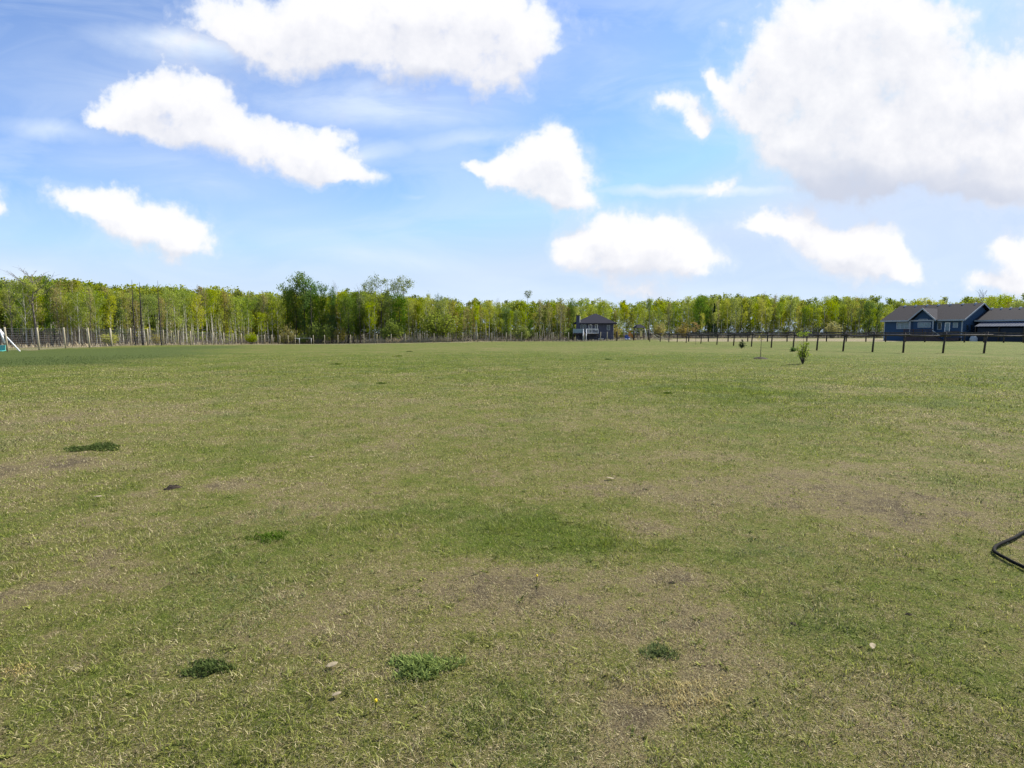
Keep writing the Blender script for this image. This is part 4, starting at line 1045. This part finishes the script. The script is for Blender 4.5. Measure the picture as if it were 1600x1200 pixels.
def play_yard():
    p = at(998.5, 132)
    t = thing('play_tower', 'wooden play tower with dark peaked roof beside the grey house', 'play tower', p, .2)
    for sx in (-.8, .8):
        for sy in (-.8, .8):
            q = MB(); q.box(sx-.06, sx+.06, sy-.06, sy+.06, 0, 2.75); obj('post', q, M['darkwood'], t)
    q = MB(); q.v = [(-1.15, -1.1, 2.7), (1.15, -1.1, 2.7), (1.15, 1.1, 2.7), (-1.15, 1.1, 2.7), (-.5, 0, 3.5), (.5, 0, 3.5)]
    q.f = [(0, 1, 5, 4), (1, 2, 5), (2, 3, 4, 5), (3, 0, 4), (3, 2, 1, 0)]; obj('roof', q, M['shingle2'], t)
    q = MB(); q.box(-.85, .85, -.85, .85, 1.1, 1.2); obj('platform', q, M['deckwood'], t)
    q = MB(); q.box(-.15, .35, -.92, -.87, .7, 2.0); obj('panel', q, M['yellow'], t)
    q = MB(); q.tube([(.9, -.9, 2.7), (1.15, -1.2, 1.6), (1.15, -1.25, 0)], .07, 8); obj('pole', q, M['white'], t, True)
    p = at(987.5, 130)
    t = thing('plastic_slide', 'orange plastic play slide left of the play tower', 'slide', p, .3)
    q = MB(); q.prism([(-.5, 0, 1.35), (-.1, 0, 1.4), (.7, 0, .25), (1.1, 0, .1), (1.1, 0, 0), (.6, 0, .1), (-.1, 0, 1.2), (-.5, 0, 1.2)], (0, .55, 0)); obj('chute', q, M['orange'], t)
    q = MB(); q.prism([(-.7, 0, 0), (-.55, 0, 0), (-.35, 0, 1.9), (-.5, 0, 1.9)], (0, .55, 0)); q.box(-.5, .05, 0, .5, 1.2, 1.3); obj('ladder', q, M['orange'], t)
    p = at(981, 129)
    t = thing('toy_car', 'blue toy car on white legs left of the orange slide', 'toy', p, .2)
    q = MB(); q.prism([(-.5, 0, .35), (.5, 0, .35), (.55, 0, .7), (.2, 0, .8), (.05, 0, 1.15), (-.4, 0, 1.15), (-.5, 0, .75)], (0, .6, 0)); obj('body', q, M['blue'], t, bevel=.04)
    for x in (-.32, .32):
        q = MB(); q.tube([(x, -.05, .2), (x, .65, .2)], .2, 12); obj('wheel', q, M['white'], t, True)
play_yard()

# ------------------------------------------------------------------ young trees and plants in the field
def young_leafy():
    g = gnd(1254, 568.5); t = thing('young_tree', 'bushy young tree in leaf with a tuft on top, nearest before the rail fence', 'young tree', g)
    rnd = random.Random(21); rng = np.random.default_rng(21); mb = MB(); cen = []
    for i in range(15):
        a = rnd.uniform(0, 6.283); r = rnd.uniform(.06, .30) if i else .02; h = rnd.uniform(.5, 1.15) if i else 1.5
        p2 = Vector((math.cos(a)*r, math.sin(a)*r, h)); p1 = Vector((p2.x*.5, p2.y*.5, h*.45))
        mb.tube([(0, 0, -.02), p1, p2], [.015, .010, .004], 5, False)
        for w in range(9):
            f = rnd.uniform(.3, 1) if i else rnd.uniform(.25, .75); st = Vector((0, 0, 0)).lerp(p2, .15+.85*f) if i else Vector((0, 0, f*1.1)); e = st+Vector((rnd.uniform(-.1, .1), rnd.uniform(-.1, .1), rnd.uniform(.02, .12)))
            mb.tube([st, e], [.005, .002], 3, False); cen.append(e)
    n0 = len(cen)
    for k in range(34):
        a = rnd.uniform(0, 6.283); r = rnd.uniform(.02, .34); cen.append(Vector((math.cos(a)*r, math.sin(a)*r*.8, 1.40+rnd.uniform(-.07, .10))))
        if k % 3 == 0: mb.tube([(0, 0, 1.25), cen[-1]], [.006, .003], 3, False)
    obj('trunk', mb, M['bark_dark'], t, True)
    v, f, ti = leaves(rng, cen, .03, 4, .065); obj('crown', mesh_np('crown', v, f, {'tint': ti}), M['leaf_fresh'], t)
def sapling(px, py, top, lab, seed, leafm, nleaf, lean=0, size=.06, ring=True, twigs=7):
    g = gnd(px, py); h = zat(top, g.y)-g.z; t = thing('sapling', lab, 'sapling', g)
    rnd = random.Random(seed); rng = np.random.default_rng(seed); mb = MB(); cen = []
    top_ = Vector((lean, 0, h)); mb.tube([(0, 0, 0), (lean*.2, 0, h*.5), top_], [.020, .014, .005], 5, False)
    for i in range(twigs):
        f = rnd.uniform(.6, 1); st = Vector((lean*f, 0, h*f)); e = st+Vector((rnd.uniform(-.22, .22), rnd.uniform(-.2, .2), rnd.uniform(.05, .3)))*(h/1.5)
        e.z = min(e.z, h*1.02); mb.tube([st, e], [.006, .003], 3, False); cen += [e, st.lerp(e, .6)]
    obj('trunk', mb, M['bark_dark'], t, True)
    v, f, ti = leaves(rng, cen, .05*h/1.5, nleaf, size); obj('crown', mesh_np('crown', v, f, {'tint': ti}), leafm, t)
    if ring:
        q = MB(); n = 18; rn = random.Random(seed)
        for (r, z) in ((.42, -.01), (.30, .05), (.08, .10)):
            for k in range(n): a = 6.283*k/n; rr = r*rn.uniform(.85, 1.15); q.v.append((rr*math.cos(a), rr*math.sin(a), z+rn.uniform(-.01, .01)))
        for i in range(2):
            for k in range(n): q.f.append((i*n+k, i*n+(k+1) % n, (i+1)*n+(k+1) % n, (i+1)*n+k))
        q.f.append(tuple(2*n+k for k in range(n)))
        tag(obj('soil_mound', q, M['soil'], None, True), 'dark soil ring under the '+lab.split(' in ')[0].split(',')[0], 'soil mound').location = g
young_leafy()
sapling(1188, 560.5, 517, 'thin bare-stemmed sapling with a few leaves at its top, left of the bushy young tree', 31, M['leaf_bud'], 3, .06)
sapling(1087, 538.3, 506, 'tall sparse sapling with bronze leaves before the left part of the rail fence', 32, M['leaf_red'], 9, .0, size=.12, ring=False, twigs=14)
def low_shrub(px, py, top, lab, seed, m_, wide):
    g = gnd(px, py); h = zat(top, g.y)-g.z; t = thing('shrub', lab, 'shrub', g)
    rnd = random.Random(seed); rng = np.random.default_rng(seed); mb = MB(); cen = []
    for i in range(14):
        a = rnd.uniform(0, 6.283); r = rnd.uniform(.1, 1)*wide; hh = h*(1-.65*r/wide)*rnd.uniform(.7, 1.05)
        mb.tube([(0, 0, 0), (math.cos(a)*r, math.sin(a)*r, hh)], [.012, .004], 3, False)
        for w in (.4, .7, 1): cen.append(Vector((math.cos(a)*r*w, math.sin(a)*r*w, hh*w)))
    obj('stems', mb, M['bark_dark'], t)
    v, f, ti = leaves(rng, cen, .06, 9, .09); obj('crown', mesh_np('crown', v, f, {'tint': ti}), m_, t)
low_shrub(1158.5, 544.5, 530, 'small dark evergreen shrub between the two saplings', 41, M['needle'], .42)
low_shrub(1238.5, 549.3, 543, 'tiny grey shrub on bare soil left of the bushy young tree', 42, M['leaf_deep'], .38)

# ------------------------------------------------------------------ weeds, tufts, clods, litter, hose
def weed(px, py, wpx, lab, seed, m_, n, hgt, name='weed_clump', cat='weed', wid=.014, aspect=.45):
    g = gnd(px, py); R_ = wpx/900*math.hypot(g.y, 1.5)/2; rng = np.random.default_rng(seed)
    a = rng.uniform(0, 6.283, n); r = np.sqrt(rng.random(n)); x = g.x+np.cos(a)*r*R_; y = g.y+np.sin(a)*r*R_*aspect*1.6
    lob = 1+.28*np.sin(3*a+seed)+.2*np.sin(5*a+seed*2.1); x = g.x+np.cos(a)*r*R_*lob; y = g.y+np.sin(a)*r*R_*aspect*1.6*lob
    out = rng.random(n) < .18; h0 = np.where(out, .6, 1.0)
    h = h0*hgt*rng.uniform(.35, 1.15, n)*(1-.45*r)
    v = blades(rng, x, y, h, wid*rng.uniform(.6, 1.3, n), rng.uniform(.3, 1.3, n))-np.array([g.x, g.y, g.z])
    b = np.arange(n)[:, None]*5
    me = bpy.data.meshes.new(name); me.from_pydata(v.tolist(), [], (b+np.array([0, 1, 2, 4])).tolist()+(b+np.array([4, 2, 3])).tolist())
    at_ = me.attributes.new('tint', 'FLOAT', 'POINT'); at_.data.foreach_set('value', np.repeat(rng.random(n), 5).astype(np.float32)); me.update()
    o = obj(name, me, m_); o.location = g; tag(o, lab, cat)
M['weedleaf'] = leaf_mat('silvery_weed_leaves', (.085, .130, .025), (.22, .28, .10), .4)
M['clover'] = leaf_mat('dark_clover', (.055, .090, .018), (.105, .15, .036), .4)
weed(660, 1045, 82, 'leafy grey-green weed rosette in the near grass, centre-left foreground', 51, M['weedleaf'], 800, .062, wid=.0085)
weed(327, 1045, 62, 'dark green clover patch in the near grass left of the leafy weed', 52, M['clover'], 800, .032, wid=.008, aspect=.4)
weed(150, 700, 74, 'long dark green grass patch in the left middle of the field', 53, M['clover'], 1500, .05, wid=.016, aspect=.5)
weed(1030, 1020, 50, 'small bright green tuft in the dry near grass, right of centre', 54, M['weedleaf'], 420, .036, wid=.006)
weed(420, 840, 56, 'lush dark tuft in the green band left of centre', 55, M['clover'], 420, .04, wid=.009)
M['strawclump'] = leaf_mat('golden_dead_straw', (.30, .22, .08), (.72, .60, .30), .35)
weed(1075, 1092, 150, 'golden dead straw clump at the bottom of the field, right of centre', 56, M['strawclump'], 1300, .030, name='straw_clump', cat='dead grass', wid=.004, aspect=.45)
weed(30, 1046, 60, 'pale grey dead thatch at the left edge of the foreground', 57, M['strawclump'], 700, .012, name='straw_clump', cat='dead grass', wid=.003, aspect=.35)
for i, (px, py, w, lab) in enumerate([(640, 549.5, 9, 'small dark tuft farthest out in the field below the dry grass fringe'), (622, 557, 15, 'flat dark tuft just nearer than the farthest one'),
      (527, 569.5, 13, 'dark tuft left of the pair below the dry grass fringe'), (595, 599.5, 14, 'dark tuft lone in the middle field, left of centre'),
      (950, 562, 10, 'small dark tuft in the far field below the grey house'), (1043, 615, 12, 'dark tuft at the left end of the bright green ring')]):
    weed(px, py, w, lab, 60+i, M['clover'], 160, .10 if py < 580 else .06, name='grass_tuft', cat='grass tuft', wid=.03, aspect=.6)
def clod(px, py, r, lab, seed):
    g = gnd(px, py); rnd = random.Random(seed); mb = MB(); n = 16
    for (q, z) in ((1.0, -.01), (.8, .25), (.5, .42), (.25, .30)):
        for k in range(n): a = 6.283*k/n; rr = r*q*rnd.uniform(.75, 1.25); mb.v.append((rr*math.cos(a)*1.4, rr*math.sin(a), z*r*rnd.uniform(.6, 1.3)))
    for i in range(3):
        for k in range(n): mb.f.append((i*n+k, i*n+(k+1) % n, (i+1)*n+(k+1) % n, (i+1)*n+k))
    mb.f.append(tuple(3*n+k for k in range(n)))
    o = obj('soil_clod', mb, M['soil'], None); o.location = g; tag(o, lab, 'soil clod')
clod(272, 762, .055, 'dark crumbled soil clod on the bare patch in the left foreground', 71)
clod(262, 765, .03, 'small soil crumb just left of the dark soil clod', 72)
clod(1050, 911, .016, 'small black clod in the dry grass below the green band', 73)
clod(1240, 975, .016, 'small black clod at the right end of the dry near patch', 74)
clod(1420, 960, .014, 'tiny black clod in the green grass at the right foreground', 75)
def dry_leaf(px, py, L_, lab, seed, rz):
    g = gnd(px, py); rnd = random.Random(seed); mb = MB(); prof = [(-.5, 0), (-.3, .2), (0, .27), (.3, .17), (.5, 0), (.3, -.2), (0, -.24), (-.3, -.17)]
    top = [(x*L_, y*L_, .016+.22*L_*abs(y)+rnd.uniform(0, .25)*L_*abs(x)) for x, y in prof]
    mb.prism(top, (0, 0, .0015)); o = obj('dry_leaf', mb, M['dryleaf']); o.location = g; o.rotation_euler = (rnd.uniform(-.2, .2), rnd.uniform(-.2, .2), rz); tag(o, lab, 'leaf')
dry_leaf(953, 750, .09, 'pale dry leaf lying in the middle of the field right of centre', 81, .2)
dry_leaf(519, 1044, .055, 'curled pale leaf in the near grass left of the leafy weed', 82, .5)
dry_leaf(1362, 1014, .05, 'small yellowish leaf in the near grass towards the right', 83, 1.0)
dry_leaf(487, 716, .07, 'pale leaf in the left middle of the field above the soil clod', 84, .3)
dry_leaf(153, 779, .07, 'tan leaf on the left side of the field below the dark grass patch', 85, .8)
dry_leaf(1116, 788, .06, 'small upright pale leaf below the bright green ring', 86, 1.5)
dry_leaf(527, 1090, .04, 'crumpled tan leaf near the bottom of the foreground', 87, .4)
dry_leaf(820, 768, .05, 'faint pale leaf on the dry patch at centre', 88, .1)
def dandelion(px, py, lab, seed):
    g = gnd(px, py); t = thing('dandelion', lab, 'flower', g); q = MB(); q.tube([(0, 0, 0), (.004, 0, .04)], .002, 5, False); obj('stem', q, M['weedleaf'], t)
    q = MB(); q.tube([(.004, 0, .038), (.004, 0, .044), (.004, 0, .052)], [.002, .0065, .005], 12); obj('flower_head', q, M['petal'], t, True)
dandelion(586, 1112, 'yellow dandelion at the bottom of the picture, left of centre', 1)
dandelion(838, 911, 'small yellow dandelion in the dry grass under the green band', 2)
def hose():
    pts2 = [(1640, 812), (1600, 835), (1583, 845), (1567, 852), (1557, 857), (1553, 862), (1556, 868), (1570, 876), (1585, 884), (1600, 891), (1650, 915)]
    P = [gnd(x, y)+Vector((0, 0, .020)) for x, y in pts2]
    # smooth by Catmull-Rom
    out = []
    for i in range(1, len(P)-2):
        p0, p1, p2, p3 = P[i-1], P[i], P[i+1], P[i+2]
        for k in range(8):
            s = k/8; out.append(.5*((2*p1)+(p2-p0)*s+(2*p0-5*p1+4*p2-p3)*s*s+(3*p1-p0-3*p2+p3)*s**3))
    out += [P[-2], P[-1]]; out.insert(0, P[0])
    mb = MB(); mb.tube(out, .011, 12); tag(obj('hose', mb, M['hose'], None, True), 'black hose lying in a sharp bend on the grass at the right edge', 'hose')
hose()
